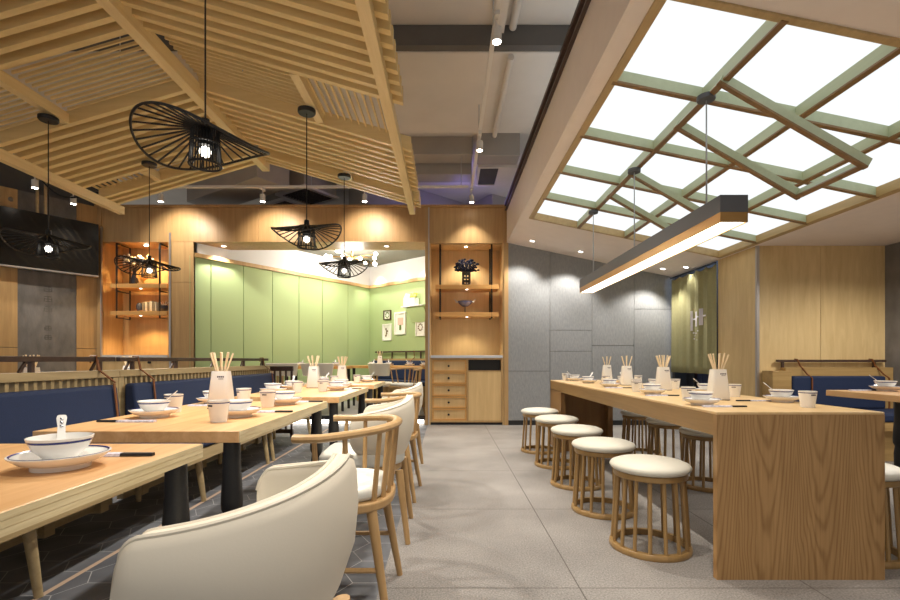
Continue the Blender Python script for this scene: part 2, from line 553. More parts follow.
# sloped plaster ceiling on the right with an opening for the skylight
def zc(x): return 2.744 - 0.208 * (x - 0.924)
def slope_slab(mb, x0, x1, y0, y1, t=0.06):
    a, b = zc(x0), zc(x1)
    mb.hexa([(x0, y0, a), (x1, y0, b), (x1, y1, b), (x0, y1, a), (x0, y0, a + t), (x1, y0, b + t), (x1, y1, b + t), (x0, y1, a + t)])
SX0, SX1, SY0, SY1 = 1.03, 3.33, 2.23, 5.75
mb = MB()
slope_slab(mb, 0.924, SX0, -1.2, 7.14)
slope_slab(mb, SX1, 3.40, -1.2, 7.14)
slope_slab(mb, SX0, SX1, -1.2, SY0)
slope_slab(mb, SX0, SX1, SY1, 7.14)
zf = zc(3.40)
mb.box(3.40, 4.95, -1.2, 5.20, zf, zf + 0.06)
struct(mb.build('ceiling_sloped', M['ceil']))
struct(MB().box(0.90, 0.945, -1.2, 7.09, 2.744, 3.29).build('trim_ceiling_fascia', M['ceil']))
struct(MB().box(0.86, 0.945, -1.2, 7.09, 3.29, 3.325).build('trim_fascia_cap', M['rail_wood']))
struct(MB().box(0.872, 0.90, -1.2, 7.09, 3.225, 3.245).build('trim_fascia_rail', M['rail_wood']))

# right-hand walls
mb = MB()
for x0, x1 in ((0.924, 1.551), (1.557, 2.185), (2.191, 2.820), (2.826, 3.40)):
    hs = {0.924: [0, 0.815, 99], 1.557: [0, 1.115, 1.433, 99], 2.191: [0, 1.2, 99], 2.826: [0, 1.75, 99]}[x0]
    for a, b in zip(hs, hs[1:]):
        z1a, z1b = min(b, zc(x0)), min(b, zc(x1))
        g = 0.006 if b < 50 else 0
        mb.hexa([(x0, YB, a), (x1, YB, a), (x1, YB + 0.1, a), (x0, YB + 0.1, a), (x0, YB, z1a - g), (x1, YB, z1b - g), (x1, YB + 0.1, z1b - g), (x0, YB + 0.1, z1a - g)])
struct(mb.build('wall_back_grey', M['grey_wall']))
struct(MB().box(0.92, 3.45, YB + 0.03, YB + 0.12, 0, 3.3).build('wall_back_core', M['duct_dark']))
struct(MB().box(0.925, 3.39, YB - 0.012, YB, 0, 0.07).build('baseboard_back', M['skirt']))
# timber-clad return and front panels, curtain doorway behind
struct(MB().box(3.39, 3.44, 5.14, 5.88, 0, zf).build('wall_right_return', M['pale_panel']))
mb = MB()
for x0, x1 in ((3.44, 4.083), (4.087, 4.79)):
    mb.box(x0, x1, 5.14, 5.19, 0, zf)
mb.box(3.44, 4.79, 5.16, 5.22, 0, zf)
struct(mb.build('wall_right_front', M['pale_panel']))
struct(MB().box(3.384, 3.412, 5.132, 5.162, 0, zf).build('trim_corner_strip', M['metal_strip']))
struct(MB().box(4.79, 4.9, -1.2, 5.3, 0, 4.1).build('wall_right', M['concrete']))
# room beyond the curtain
struct(MB().box(3.40, 5.6, 7.14, 7.2, 0, 3.0).box(5.5, 5.6, 5.9, 7.14, 0, 3.0).box(3.45, 5.6, 5.85, 5.9, 0, 3.0).box(3.41, 5.6, 5.9, 7.2, 2.75, 2.8).box(3.39, 5.6, 5.85, 7.2, -0.1, 0).build('wall_service_room', M['dark_room']))
lamp('service_light', 'POINT', (4.3, 6.5, 2.5), 14, (0.6, 0.78, 1.0), size=0.1)

# timber screen wall: posts, panels over the niches, portal lintel and soffit
ZT = 3.28
mb = MB()
mb.box(-5.28, -5.22, YB, YB + 0.5, 0, ZT)                     # end post
mb.box(-5.22, -4.205, YB + 0.02, YB + 0.08, 2.765, ZT)        # over the niche
mb.box(-4.205, -4.165, YB, YB + 0.5, 0, ZT)
for a, b in ((0, 1.125), (1.131, 2.150), (2.156, 2.765)):
    mb.box(-4.165, -3.83, YB + 0.01, YB + 0.06, a, b)
mb.box(-4.165, -3.83, YB + 0.02, YB + 0.06, 0, 2.765)
mb.box(-0.33, -0.27, YB - 0.01, YB + 0.5, 0, ZT)
mb.box(0.86, 0.923, YB - 0.02, YB + 0.5, 0, ZT)
mb.box(-0.27, 0.86, YB + 0.01, YB + 0.08, 2.745, ZT)
struct(mb.build('wall_back', M['wall_wood']))
mb = MB()
for x0, x1 in ((-4.165, -2.852), (-2.846, -1.60), (-1.594, -0.33)):
    mb.box(x0, x1, YB + 0.005, YB + 0.05, 2.765, ZT)
mb.box(-4.165, -0.33, YB + 0.02, YB + 0.55, 2.767, ZT)
struct(mb.build('wall_back_lintel', M['lintel_wood']))
struct(MB().box(-5.30, 0.92, YB - 0.03, YB + 0.1, ZT, ZT + 0.035).build('trim_screen_cap', M['lintel_wood']))
struct(MB().box(-4.19, -4.165, YB - 0.008, YB + 0.01, 0, 2.9).build('trim_screen_strip', M['metal_strip']))
struct(MB().box(-0.285, -0.265, YB - 0.02, YB + 0.01, 0, ZT).build('trim_portal_strip', M['metal_strip']))
struct(MB().box(-5.225, -5.208, YB - 0.008, YB + 0.02, 0, 2.99).build('trim_niche_strip', M['metal_strip']))

# angled wall on the left: timber, rough concrete, timber
A0 = Vector((-5.28, YB, 0)); AD = Vector((-0.751, -1, 0)); AN = Vector((1, -0.751, 0)).normalized()
def along(d): return A0 + AD * d
def angled(mb, d0, d1, z0, z1, o0=0.0, o1=-0.08):
    p, q = along(d0), along(d1)
    a, b, c, d = p + AN * o0, q + AN * o0, q + AN * o1, p + AN * o1
    mb.hexa([(v.x, v.y, z0) for v in (a, b, c, d)] + [(v.x, v.y, z1) for v in (a, b, c, d)])
    return mb
mb = MB()
for z0, z1 in ((0, 1.147), (1.153, 3.29)):
    angled(mb, 0, 0.20, z0, z1); angled(mb, 0.72, 3.5, z0, z1)
angled(mb, 3.5, 8.5, 0, 3.29)
struct(angled(MB(), 0.01, 3.5, 0, 3.28, -.05, -.12).build('wall_left_core', M['duct_dark']))
struct(mb.build('wall_left', M['wall_wood']))
struct(angled(MB(), 0.20, 0.72, 0, 3.29, -0.01).build('wall_left_concrete', M['concrete']))
struct(angled(MB(), -0.3, 8.5, 3.29, 4.1, -0.3, -0.4).build('wall_left_upper', M['upper']))
# faint column of carved characters in the concrete
ux = -AD.normalized()
def stroke(mb, d, z, w, h):
    c = along(d) + AN * -0.009
    a, b = c - ux * w / 2, c + ux * w / 2
    t = AN * 0.004
    mb.hexa([(a.x, a.y, z - h / 2), (b.x, b.y, z - h / 2), (b.x - t.x, b.y - t.y, z - h / 2), (a.x - t.x, a.y - t.y, z - h / 2),
             (a.x, a.y, z + h / 2), (b.x, b.y, z + h / 2), (b.x - t.x, b.y - t.y, z + h / 2), (a.x - t.x, a.y - t.y, z + h / 2)])
for num, (zz, sz) in enumerate(((1.98, 0.11), (1.84, 0.11), (1.70, 0.11), (1.43, 0.09), (1.30, 0.09))):
    mb = MB()
    for k in range(3):
        stroke(mb, 0.46, zz + sz * (0.3 - 0.3 * k), sz * random.uniform(0.5, 1.0), 0.012)
    stroke(mb, 0.46 + random.uniform(-0.01, 0.01), zz, 0.012, sz * 0.8)
    stroke(mb, 0.46 + sz * 0.3, zz - sz * 0.1, 0.012, sz * 0.5)
    stroke(mb, 0.46 - sz * 0.3, zz - sz * 0.1, 0.012, sz * 0.5)
    tag(mb.build('carved_character', M['duct_dark']), ['topmost', 'second from the top', 'third from the top', 'second from the bottom', 'lowest'][num] + ' of the faint carved characters on the concrete panel', 'lettering', 'carved characters on the concrete panel')

# ---- green room
G0 = Vector((-3.82, 7.187, 0)); GC = Vector((-1.694, 10.34, 0)); GE = Vector((0.75, 8.165, 0))
g1 = (GC - G0).normalized(); n1 = Vector((g1.y, -g1.x, 0))
g2 = (GE - GC).normalized(); n2 = Vector((-g2.y, g2.x, 0)) * -1
if n2.dot(Vector((0, -1, 0))) < 0: n2 = -n2
def gwall(mb, o, d, n, a, b, z0, z1, f0=0.0, f1=-0.1):
    p, q = o + d * a, o + d * b
    v = (p + n * f0, q + n * f0, q + n * f1, p + n * f1)
    mb.hexa([(t.x, t.y, z0) for t in v] + [(t.x, t.y, z1) for t in v])
    return mb
L1 = (GC - G0).length; L2 = (GE - GC).length
def hit(px, o, d):
    k = (px - 447) / 470.0
    return (k * o.y - o.x) / (d.x - k * d.y)
seams = [0] + [hit(p, G0, g1) for p in (211, 243.6, 272.5, 299, 322.5, 348)] + [L1]
mb = MB()
for a, b in zip(seams, seams[1:]):
    gwall(mb, G0, g1, n1, a + 0.006 - (.116 if a == 0 else 0), b - 0.006, 0, 2.56)
gwall(mb, G0, g1, n1, -.10, L1 + 0.1, 0, 2.56, -0.02)
struct(mb.build('wall_green_left', M['green']))
struct(gwall(MB(), GC, g2, n2, -0.1, L2, 0, 2.56).build('wall_green_right', M['green']))
mb = gwall(MB(), G0, g1, n1, -.06, L1, 2.545, 2.605, 0.05)
gwall(mb, GC, g2, n2, 0, L2, 2.545, 2.605, 0.05)
struct(mb.build('trim_green_room', M['wall_wood']))
mb = gwall(MB(), G0, g1, n1, 0, L1 + 0.1, 2.605, 3.3, 0.0)
gwall(mb, GC, g2, n2, -0.1, L2, 2.605, 3.3, 0.0)
struct(mb.build('wall_green_bulkhead', M['white_paint']))
struct(MB().prism([(-3.9, 7.62), (-0.27, 7.62), (0.75, 8.165), (-1.694, 10.4), (-3.9, 7.7)], 3.02, 3.08).build('ceiling_green_room', M['grey_paint']))

# ================================================================== SKYLIGHT
def zb(x): return zc(x) - 0.012
sk = thing('skylight', 'large sloping ceiling grid of glowing white panels above the long bar', 'skylight', (0, 0, 0))
GT = 0.08
mb = MB()
a, b = zb(SX0) + GT, zb(SX1) + GT
mb.hexa([(SX0, SY0, a), (SX1, SY0, b), (SX1, SY1, b), (SX0, SY1, a), (SX0, SY0, a + 0.02), (SX1, SY0, b + 0.02), (SX1, SY1, b + 0.02), (SX0, SY1, a + 0.02)])
mb.build('glowing_panel', M['glow'], sk)
mb = MB()
for x in (SX0, SX1):
    mb.hexa([(x - 0.024, SY0 - .02, zb(x - .024) ), (x + 0.024, SY0 - .02, zb(x + .024)), (x + 0.024, SY1 + .02, zb(x + .024)), (x - 0.024, SY1 + .02, zb(x - .024)),
             (x - 0.024, SY0 - .02, zb(x) + GT), (x + 0.024, SY0 - .02, zb(x) + GT), (x + 0.024, SY1 + .02, zb(x) + GT), (x - 0.024, SY1 + .02, zb(x) + GT)])
for y in (SY0, SY1):
    mb.hexa([(SX0, y - .02, zb(SX0)), (SX1, y - .02, zb(SX1)), (SX1, y + .02, zb(SX1)), (SX0, y + .02, zb(SX0)),
             (SX0, y - .02, zb(SX0) + GT), (SX1, y - .02, zb(SX1) + GT), (SX1, y + .02, zb(SX1) + GT), (SX0, y + .02, zb(SX0) + GT)])
mb.build('outer_frame', M['sky_frame'], sk)
nx, ny = 4, 5
dxs, dys = (SX1 - SX0) / nx, (SY1 - SY0) / ny
BW = 0.016
for i in range(1, nx):
    x = SX0 + dxs * i
    MB().hexa([(x - BW, SY0, zb(x - BW)), (x + BW, SY0, zb(x + BW)), (x + BW, SY1, zb(x + BW)), (x - BW, SY1, zb(x - BW)),
               (x - BW, SY0, zb(x) + GT), (x + BW, SY0, zb(x) + GT), (x + BW, SY1, zb(x) + GT), (x - BW, SY1, zb(x) + GT)]).build('long_beam', M['sky_lit'], sk)
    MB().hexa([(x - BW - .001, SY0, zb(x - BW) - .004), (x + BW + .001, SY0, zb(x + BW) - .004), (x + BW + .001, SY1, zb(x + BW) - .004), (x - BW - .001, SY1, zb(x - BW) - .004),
               (x - BW - .001, SY0, zb(x) + .010), (x + BW + .001, SY0, zb(x) + .010), (x + BW + .001, SY1, zb(x) + .010), (x - BW - .001, SY1, zb(x) + .010)]).build('shade_tint_strip', M['sky_shade'], sk)  # thin strip that carries the underside shade in its brown colour
for j in range(1, ny):
    y = SY0 + dys * j
    e = 0.004
    MB().hexa([(SX0, y - BW, zb(SX0) + e), (SX1, y - BW, zb(SX1) + e), (SX1, y + BW, zb(SX1) + e), (SX0, y + BW, zb(SX0) + e),
               (SX0, y - BW, zb(SX0) + GT), (SX1, y - BW, zb(SX1) + GT), (SX1, y + BW, zb(SX1) + GT), (SX0, y + BW, zb(SX0) + GT)]).build('cross_beam', M['sky_lit'], sk)
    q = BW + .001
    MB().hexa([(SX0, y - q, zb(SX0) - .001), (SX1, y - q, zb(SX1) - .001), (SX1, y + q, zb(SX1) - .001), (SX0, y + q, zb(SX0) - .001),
               (SX0, y - q, zb(SX0) + .012), (SX1, y - q, zb(SX1) + .012), (SX1, y + q, zb(SX1) + .012), (SX0, y + q, zb(SX0) + .012)]).build('shade_tint_strip', M['sky_shade'], sk)
for ya, yb in ((2.72, 3.24), (4.06, 4.60)):
    mb = MB()
    p = [Vector((1.60, ya, 2.60)), Vector((2.42, ya, 2.125)), Vector((2.42, yb, 2.125)), Vector((1.60, yb, 2.60))]
    d = Vector((0.82, 0, -0.475)).normalized(); up = Vector((0.475, 0, 0.82)).normalized()
    mb.bar(p[0] - d * .02, p[1] + d * .02, 0.030, 0.055, up)
    mb.bar(p[3] - d * .02, p[2] + d * .02, 0.030, 0.055, up)
    mb.bar(p[1], p[2], 0.030, 0.055, up)
    mb.bar(p[0], p[3], 0.030, 0.055, up)
    tf = mb.build('tilted_frame', M['sky_lit'], sk)
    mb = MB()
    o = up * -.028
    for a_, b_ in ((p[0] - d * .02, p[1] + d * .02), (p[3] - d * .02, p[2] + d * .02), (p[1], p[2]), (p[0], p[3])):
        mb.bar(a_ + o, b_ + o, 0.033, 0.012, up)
    mb.build('shade_tint_strip', M['sky_shade'], tf)

# ================================================================== SLATTED CANOPY
RX, RZ, CS = -2.03, 3.156, 0.2925
CY0, CY1 = 0.6, 5.245
def zcan(x): return RZ - CS * abs(x - RX)
cp = thing('slatted_canopy', 'pitched pine slat canopy hanging over the dining tables', 'canopy', (0, 0, 0))
E0, E1 = -3.67, -0.39
MB().hexa([(RX - .04, CY0, RZ - .06), (RX + .04, CY0, RZ - .06), (RX + .04, CY1 + .03, RZ - .06), (RX - .04, CY1 + .03, RZ - .06),
           (RX - .04, CY0, RZ + .05), (RX + .04, CY0, RZ + .05), (RX + .04, CY1 + .03, RZ + .05), (RX - .04, CY1 + .03, RZ + .05)]).build('ridge_beam', M['canopy_beam'], cp)
for x in (E0, E1):
    MB().box(x - .032, x + .032, CY0, CY1 + 0.06, zcan(x) - 0.055, zcan(x) + 0.03).build('eave_beam', M['canopy_beam'], cp)
def slat(y, side, w=0.042, h=0.108, over=0.10):
    x1 = (E1 + over) if side > 0 else (E0 - 0.02)
    x0 = RX + side * 0.03
    za, zb_ = zcan(x0) + 0.02, zcan(x1) + 0.02
    lo, hi = (x0, x1) if side > 0 else (x1, x0)
    zl, zh = (za, zb_) if side > 0 else (zb_, za)
    MB().hexa([(lo, y - w / 2, zl), (hi, y - w / 2, zh), (hi, y + w / 2, zh), (lo, y + w / 2, zl),
               (lo, y - w / 2, zl + h), (hi, y - w / 2, zh + h), (hi, y + w / 2, zh + h), (lo, y + w / 2, zl + h)]).build('slat', M['canopy_wood'], cp)
ys = []
y = 3.10
while y > 0.9:
    ys.append(y)
    y -= 0.112
ys += [3.80 + 0.113 * k for k in range(9)]
ys += [5.00, 5.10, 5.20]
for y in ys:
    for sd in (-1, 1):
        slat(y, sd)
def fine_slats(y0, y1, side, xa, xb, along_y=False, pitch=0.058, w=0.013, h=0.02, dz=0.10):
    mb = MB()
    lo, hi = min(xa, xb), max(xa, xb)
    if along_y:
        n = int((hi - lo) / pitch)
        for k in range(n + 1):
            x = lo + k * pitch
            z = zcan(x) + dz
            mb.box(x - w / 2, x + w / 2, y0, y1, z, z + h)
    else:
        n = int((y1 - y0) / pitch)
        for k in range(n + 1):
            y = y0 + (k + 0.5) * (y1 - y0) / (n + 1)
            zl, zh = zcan(lo) + dz, zcan(hi) + dz
            mb.hexa([(lo, y - w / 2, zl), (hi, y - w / 2, zh), (hi, y + w / 2, zh), (lo, y + w / 2, zl),
                     (lo, y - w / 2, zl + h), (hi, y - w / 2, zh + h), (hi, y + w / 2, zh + h), (lo, y + w / 2, zl + h)])
    mb.build('fine_slat_panel', M['canopy_wood'], cp)
for (y0, y1) in ((3.13, 3.77), (4.74, 4.97)):
    fine_slats(y0, y1, 1, RX + 0.04, -1.06)
    fine_slats(y0, y1, 1, -0.98, E1, True, 0.055)
    fine_slats(y0, y1, -1, RX - 0.04, -3.02)
    fine_slats(y0, y1, -1, -3.10, E0, True if y0 > 4 else False, 0.055)
    for x in (-1.02, -3.06):
        MB().box(x - 0.03, x + 0.03, y0, y1, zcan(x) + 0.02, zcan(x) + 0.10).build('panel_divider', M['canopy_beam'], cp)
fine_slats(2.0, 2.1, 1, -0.95, E1, True, 0.055)
for x in (-3.4, -2.4, -1.5, -0.6):
    for y in (1.4, 3.45, 5.1):
        MB().tube((x, y, zcan(x) + 0.1), (x, y, 3.85 if y > 4.2 else 4.05), 0.004, n=6).build('hanging_wire', M['wire'], cp)

# ================================================================== CEILING SERVICES
tag(MB().box(-6.5, 4.6, 4.39, 5.95, 3.85, 4.045).build('air_duct', [M['slab']], bevel=0.01),
    'wide pale duct across the open ceiling with a dark grey front face', 'duct')
tag(MB().box(-6.5, 4.6, 4.30, 4.385, 3.86, 4.045).build('steel_beam', M['duct_dark']), 'dark grey beam along the front of the wide pale duct', 'beam')
tag(MB().box(-1.1, 0.35, 6.45, 6.75, 3.80, 4.05).build('air_duct', M['duct'], bevel=0.01), 'upper grey box duct behind the canopy beside the track', 'duct', 'grey box ducts above the screen wall')
tag(MB().box(-1.1, 0.35, 6.78, 7.1, 3.66, 3.90).build('air_duct', M['duct'], bevel=0.01), 'lower grey box duct stepping down behind the upper box duct', 'duct', 'grey box ducts above the screen wall')
tag(MB().box(0.42, 0.98, 6.30, 6.60, 3.72, 4.05).build('air_duct', M['duct'], bevel=0.01), 'grey box duct between the track and the sloped ceiling fascia', 'duct', 'grey box ducts above the screen wall')
# longitudinal bulges / pipes along the soffit
tag(MB().tube((0.60, -0.5, 4.016), (0.60, 4.29, 4.016), 0.035, n=12).tube((0.60, 4.4, 3.817), (0.60, 5.94, 3.817), 0.03, n=12).build('conduit_pipe', M['slab'], smooth=True),
    'pale pipe running along the open ceiling beside the fascia', 'pipe')
tag(MB().box(0.44, 0.52, -0.5, 4.3, 3.97, 4.05).build('cable_tray', M['slab']), 'pale cable trunking on the open ceiling near the spotlight track', 'cable tray')
# ventilation grille
v = thing('ceiling_grille', 'square ventilation grille over the screen wall beside the fascia', 'grille', (0.72, 7.05, 3.72))
MB().box(-.28, .28, -.36, -.32, 0, .05).box(-.28, .28, .32, .36, 0, .05).box(-.28, -.24, -.32, .32, 0, .05).box(.02, .28, -.32, .32, 0, .05).build('frame', M['slab'], v)
mb = MB()
for k in range(16):
    mb.box(-.24, .02, -.31 + k * .04, -.295 + k * .04, .01, .04)
mb.box(-.24, .02, -.32, .32, .045, .05)
mb.build('louvres', M['duct_dark'], v)
mb = MB()
for sx in (-.26, .26):
    for sy in (-.34, .34):
        mb.tube((sx, sy, .05), (sx, sy, .33), .006, n=6)
mb.build('hanger', M['wire'], v)
# cassette units over the green room, turned with its walls
for i, (x, y, z) in enumerate(((-2.30, 7.75, 3.66), (-2.75, 8.15, 3.60))):
    v = thing('ceiling_cassette', ['air-conditioning cassette with dark square grille above the portal, the one closer to the ridge pendant', 'air-conditioning cassette with dark square grille deeper behind the portal wall'][i], 'air conditioner', (x, y, z), R(-34))
    MB().box(-.36, .36, -.36, -.29, 0, .04).box(-.36, .36, .29, .36, 0, .04).box(-.36, -.29, -.29, .29, 0, .04).box(.29, .36, -.29, .29, 0, .04).build('frame', M['white_metal'], v)
    mb = MB()
    for k in range(11):
        t = -.28 + k * .056
        mb.box(-.29, .29, t - .008, t + .008, .01, .03); mb.box(t - .008, t + .008, -.29, .29, .01, .03)
    mb.box(-.29, .29, -.29, .29, .035, .04)
    mb.build('grille', M['duct_dark'], v)
    MB().box(-.33, .33, -.33, .33, .04, 4.05 - z).build('casing', M['duct'], v)
def yawbox(cx, cy, cz, lx, ly, lz, rz):
    m4 = Matrix.Translation((cx, cy, cz)) @ Matrix.Rotation(R(rz), 4, 'Z')
    return MB().hexa([m4 @ Vector((sx * lx / 2, sy * ly / 2, sz * lz / 2)) for sz in (-1, 1) for sx, sy in ((-1, -1), (1, -1), (1, 1), (-1, 1))])
tag(yawbox(-3.3, 7.35, 3.80, 1.9, 0.55, 0.5, -34).build('air_duct', M['duct'], bevel=0.01), 'diagonal grey duct above the niche end of the screen wall', 'duct', 'diagonal ducts above the portal')
tag(yawbox(-.7, 8.6, 3.80, 2.2, 0.5, 0.5, 42).build('air_duct', M['duct'], bevel=0.01), 'diagonal pale grey duct above the cabinet end of the portal', 'duct', 'diagonal ducts above the portal')
tag(yawbox(0.75, 9.6, 3.825, 0.9, 1.6, 0.45, 35).build('air_duct', M['duct'], bevel=0.01), 'boxy duct washed in violet light above the display cabinet', 'duct')
tag(MB().tube((-1.75, 7.35, 3.955), (-1.4, 7.75, 3.955), 0.09, n=14).build('pipe', M['slab'], smooth=True), 'white lagged pipe above the portal', 'pipe')
lamp('violet_light', 'POINT', (0.25, 7.75, 3.55), 6, (0.35, 0.3, 1.0), size=0.1)
for i, (x, z, lb) in enumerate(((-2.9, 3.55, 'thin pipe crossing above the portal wall'),)):
    tag(MB().tube((-6.2, 5.6, 3.62), (-3.9, 7.0, 3.60), 0.035, n=10).build('pipe', M['duct'], smooth=True), 'thin grey pipe crossing above the black sign', 'pipe')
# hanging cable loops above the sign
tag(MB().path(smoothpath([(-5.5, 6.2, 3.95), (-5.5, 6.3, 3.5), (-5.2, 6.4, 3.2), (-4.6, 6.5, 3.35), (-4.2, 6.6, 3.5)], 6), 0.012, 6).build('hanging_cable', M['black'], smooth=True),
    'slack black cable looping above the black sign', 'cable')

# ================================================================== TRACKS AND SPOTLIGHTS
WARM = (1.0, 0.92, 0.8)
def track(name, p, q, label):
    t = thing(name, label, 'track', p)
    d = Vector(q) - Vector(p)
    MB().bar((0, 0, 0.015), d + Vector((0, 0, 0.015)), 0.035, 0.03).build('rail', M['white_metal'], t)
    n = max(2, int(d.length / 1.6))
    for k in range(n + 1):
        s = d * ((k + 0.05) / (n + 0.1))
        yy = p[1] + s.y
        MB().tube((s.x, s.y, 0.03), (s.x, s.y, (3.848 if 4.28 < yy < 5.96 else 3.79 if 6.4 < yy < 6.76 and p[0] + s.x > -1.12 else 4.05) - p[2]), 0.006, n=6).build('suspension_rod', M['wire'], t)
track('lighting_track', (0.36, 0.3, 3.47), (0.36, 7.0, 3.47), 'long white lighting track running beside the fascia toward the cabinet')
track('lighting_track', (-4.05, 6.5, 3.36), (0.30, 6.5, 3.36), 'white lighting track running across in front of the portal wall')
track('lighting_track', (-5.2, 3.6, 3.34), (-5.2, 6.75, 3.34), 'white lighting track running in front of the black sign')
def spot_light(x, y, ztop, label, energy, tilt=(0, 0), size=95, first=[None]):
    t = thing('track_spotlight', label, 'spotlight', (x, y, ztop), 0, None)
    MB().box(-.018, .018, -.06, .06, -.03, 0).build('adaptor', M['white_metal'], t)
    MB().tube((0, 0, -.03), (0, 0, -.09), .008, n=8).build('stem', M['white_metal'], t)
    MB().lathe([(0, -.09), (.034, -.09), (.036, -.10), (.036, -.19), (.032, -.19), (.030, -.182), (0, -.182)], 20).build('housing', M['white_metal'], t, smooth=True)
    MB().lathe([(0, -.192), (.029, -.192), (.029, -.184), (0, -.184)], 20).build('lens', M['spot_glow'], t, smooth=True)
    lamp('beam', 'SPOT', (0, 0, -.205), energy, WARM, t, 0.03, size, 0.7, (R(tilt[0]), R(tilt[1]), 0))
    return t
SP = 100
for x, y, zt, lb in ((0.36, 3.40, 3.47, 'white track spotlight over the aisle in front of the dark ceiling beam'),
                     (0.36, 5.16, 3.47, 'white track spotlight over the aisle just past the wide duct'),
                     (0.36, 6.86, 3.47, 'white track spotlight right in front of the display cabinet top')):
    spot_light(x, y, zt, lb, SP if y < 6 else 30)
for x, lb in ((-2.55, 'white spotlight on the cross track, between the first and the second pendant over the tables'),
              (-1.14, 'white spotlight on the cross track, beside the end of the canopy eave'),
              (-3.96, 'white spotlight at the outer end of the cross track, over the amber niche')):
    spot_light(x, 6.5, 3.36, lb, 36, (54, 0), 105)
for y, lb in ((5.93, 'white spotlight on the side track in front of the middle of the black sign'),
              (6.54, 'white spotlight on the side track in front of the end of the black sign')):
    spot_light(-5.2, y, 3.34, lb, SP * .5)
spot_light(0.36, 0.4, 3.47, 'added unseen track spotlight over the aisle beside the near tub chair', SP)  # added beyond the view to light the near tables and chairs
spot_light(0.36, 1.9, 3.47, 'added unseen track spotlight over the near end of the aisle', SP)  # likewise an added lamp above the visible area
# recessed downlights
def downlight(x, y, z, label, e=14, group=None, nrm=None, size=110):
    t = thing('downlight', label, 'downlight', (x, y, z), 0, group)
    if nrm: t.rotation_euler = (0, math.atan(0.208), 0)
    MB().lathe([(.034, -.004), (.046, -.004), (.046, 0.0), (.034, 0.0)], 20).build('rim', M['white_metal'], t, smooth=True)
    MB().lathe([(0, -.002), (.034, -.002), (.034, 0), (0, 0)], 20).build('lens', M['down_glow'], t, smooth=True)
    if e:
        l = lamp('beam', 'SPOT', (0, 0, -.02), e, (1, .94, .85), t, 0.03, size, 0.5)
    return t
for i, (x, lb) in enumerate(((1.22, 'recessed downlight beside the display cabinet corner'), (1.92, 'second recessed downlight from the display cabinet above the grey wall'),
                (3.10, 'second recessed downlight from the curtain above the grey wall'), (3.28, 'recessed downlight closest to the curtain in the sloped ceiling'))):
    yy = (6.72, 6.75, 6.75, 6.45)[i]
    downlight(x, yy, zc(x), lb, 40 if i < 3 else 5, 'downlights above the grey wall', True)
downlight(4.15, 3.75, zf, 'added unseen downlight in the flat ceiling in front of the pale timber panels', 52, 'added downlights over the corner table', size=155)  # lamp added out of view to brighten the pale timber panels
downlight(3.85, 2.6, zf, 'added unseen downlight in the flat ceiling above the corner table, closer to the camera', 40, 'added downlights over the corner table', size=150)  # second added lamp, also out of view, for the same corner
downlight(-3.50, 7.37, 2.765, 'downlight in the portal soffit nearest the bookshelf niche', 28)
downlight(-0.95, 7.37, 2.765, 'downlight in the portal soffit nearest the display cabinet', 34)
# ================================================================== DISPLAY CABINET (beside the portal)
c = thing('display_cabinet', 'tall built-in oak display cabinet with five drawers beside the portal', 'cabinet', (0.295, YB, 0))
W2 = 0.545
MB().box(-W2, W2, .46, .48, .09, 2.745).build('back_panel', M['cab_wood'], c)
MB().box(-W2 - .015, -W2, .0, .48, .0, 2.745).box(W2, W2 + .015, .0, .48, .0, 2.745).build('side_panel', M['cab_wood'], c)
MB().box(-W2, W2, .08, .48, 2.735, 2.745).build('niche_ceiling', M['cab_wood'], c)
MB().box(-W2, W2, .03, .46, .0, .04).build('plinth', M['skirt'], c)
MB().box(-W2, W2, -.012, .46, 1.01, 1.05).build('worktop', M['stone'], c, bevel=.003)
mb = MB()
mb.box(-W2, W2, .0, .46, .04, .065).box(-W2, W2, .0, .46, .985, 1.01)
for x in (-W2, .005, W2 - .022): mb.box(x, x + .022, .0, .46, .065, .985)
mb.box(.027, W2 - .022, .0, .46, .80, .82)
mb.box(-W2 + .022, W2 - .022, .40, .46, .065, .985)
mb.build('carcass', M['wall_wood'], c)
MB().box(.03, W2 - .025, .10, .12, .82, .985).build('open_slot', M['black'], c)
dh = 0.176
for k in range(5):
    z0 = .068 + k * .1835
    d = MB().box(-W2 + .03, -.003, .022, .30, z0, z0 + dh).build('drawer', M['cab_wood'], c)
    f = MB()
    f.box(-W2 + .026, .001, .004, .024, z0 - .002, z0 + .022).box(-W2 + .026, .001, .004, .024, z0 + dh - .02, z0 + dh)
    f.box(-W2 + .026, -W2 + .05, .004, .024, z0 + .022, z0 + dh - .02).box(-.023, .001, .004, .024, z0 + .022, z0 + dh - .02)
    f.build('drawer_frame', M['shelf_wood'], d)
    MB().tube((-.27, .024, z0 + .088), (-.27, -.002, z0 + .088), .013, .017, 14).build('knob', M['black'], d, smooth=True)
MB().box(.029, W2 - .024, .0, .02, .067, .797).build('door', M['cab_wood'], c, bevel=.002)
for z in (2.06, 1.64):
    s = MB().box(-.47, .49, .05, .42, z, z + .065).build('shelf', M['shelf_wood'], c, bevel=.002)
    MB().lathe([(0, 0), (.016, 0), (.016, .004), (0, .004)], 12, (.01, .10, z - .005)).build('shelf_light', M['down_glow'], s)
for x in (-.40, .385):
    MB().path([(x, .06, 2.74), (x, .06, 1.62), (x, .36, 1.62), (x, .36, 2.74)], .013, 4).build('hanging_frame', M['black'], c)
lamp('niche_spot', 'SPOT', (0.0, .2, 2.72), 20, (1, .88, .7), c, .03, 120, .6)
MB().lathe([(0, 0), (.026, 0), (.026, .008), (0, .008)], 16, (.0, .2, 2.735)).build('niche_light', M['spot_glow'], c)
lamp('shelf_spot', 'SPOT', (.01, .10, 2.04), 5, (1, .84, .6), c, .02, 120, .6)
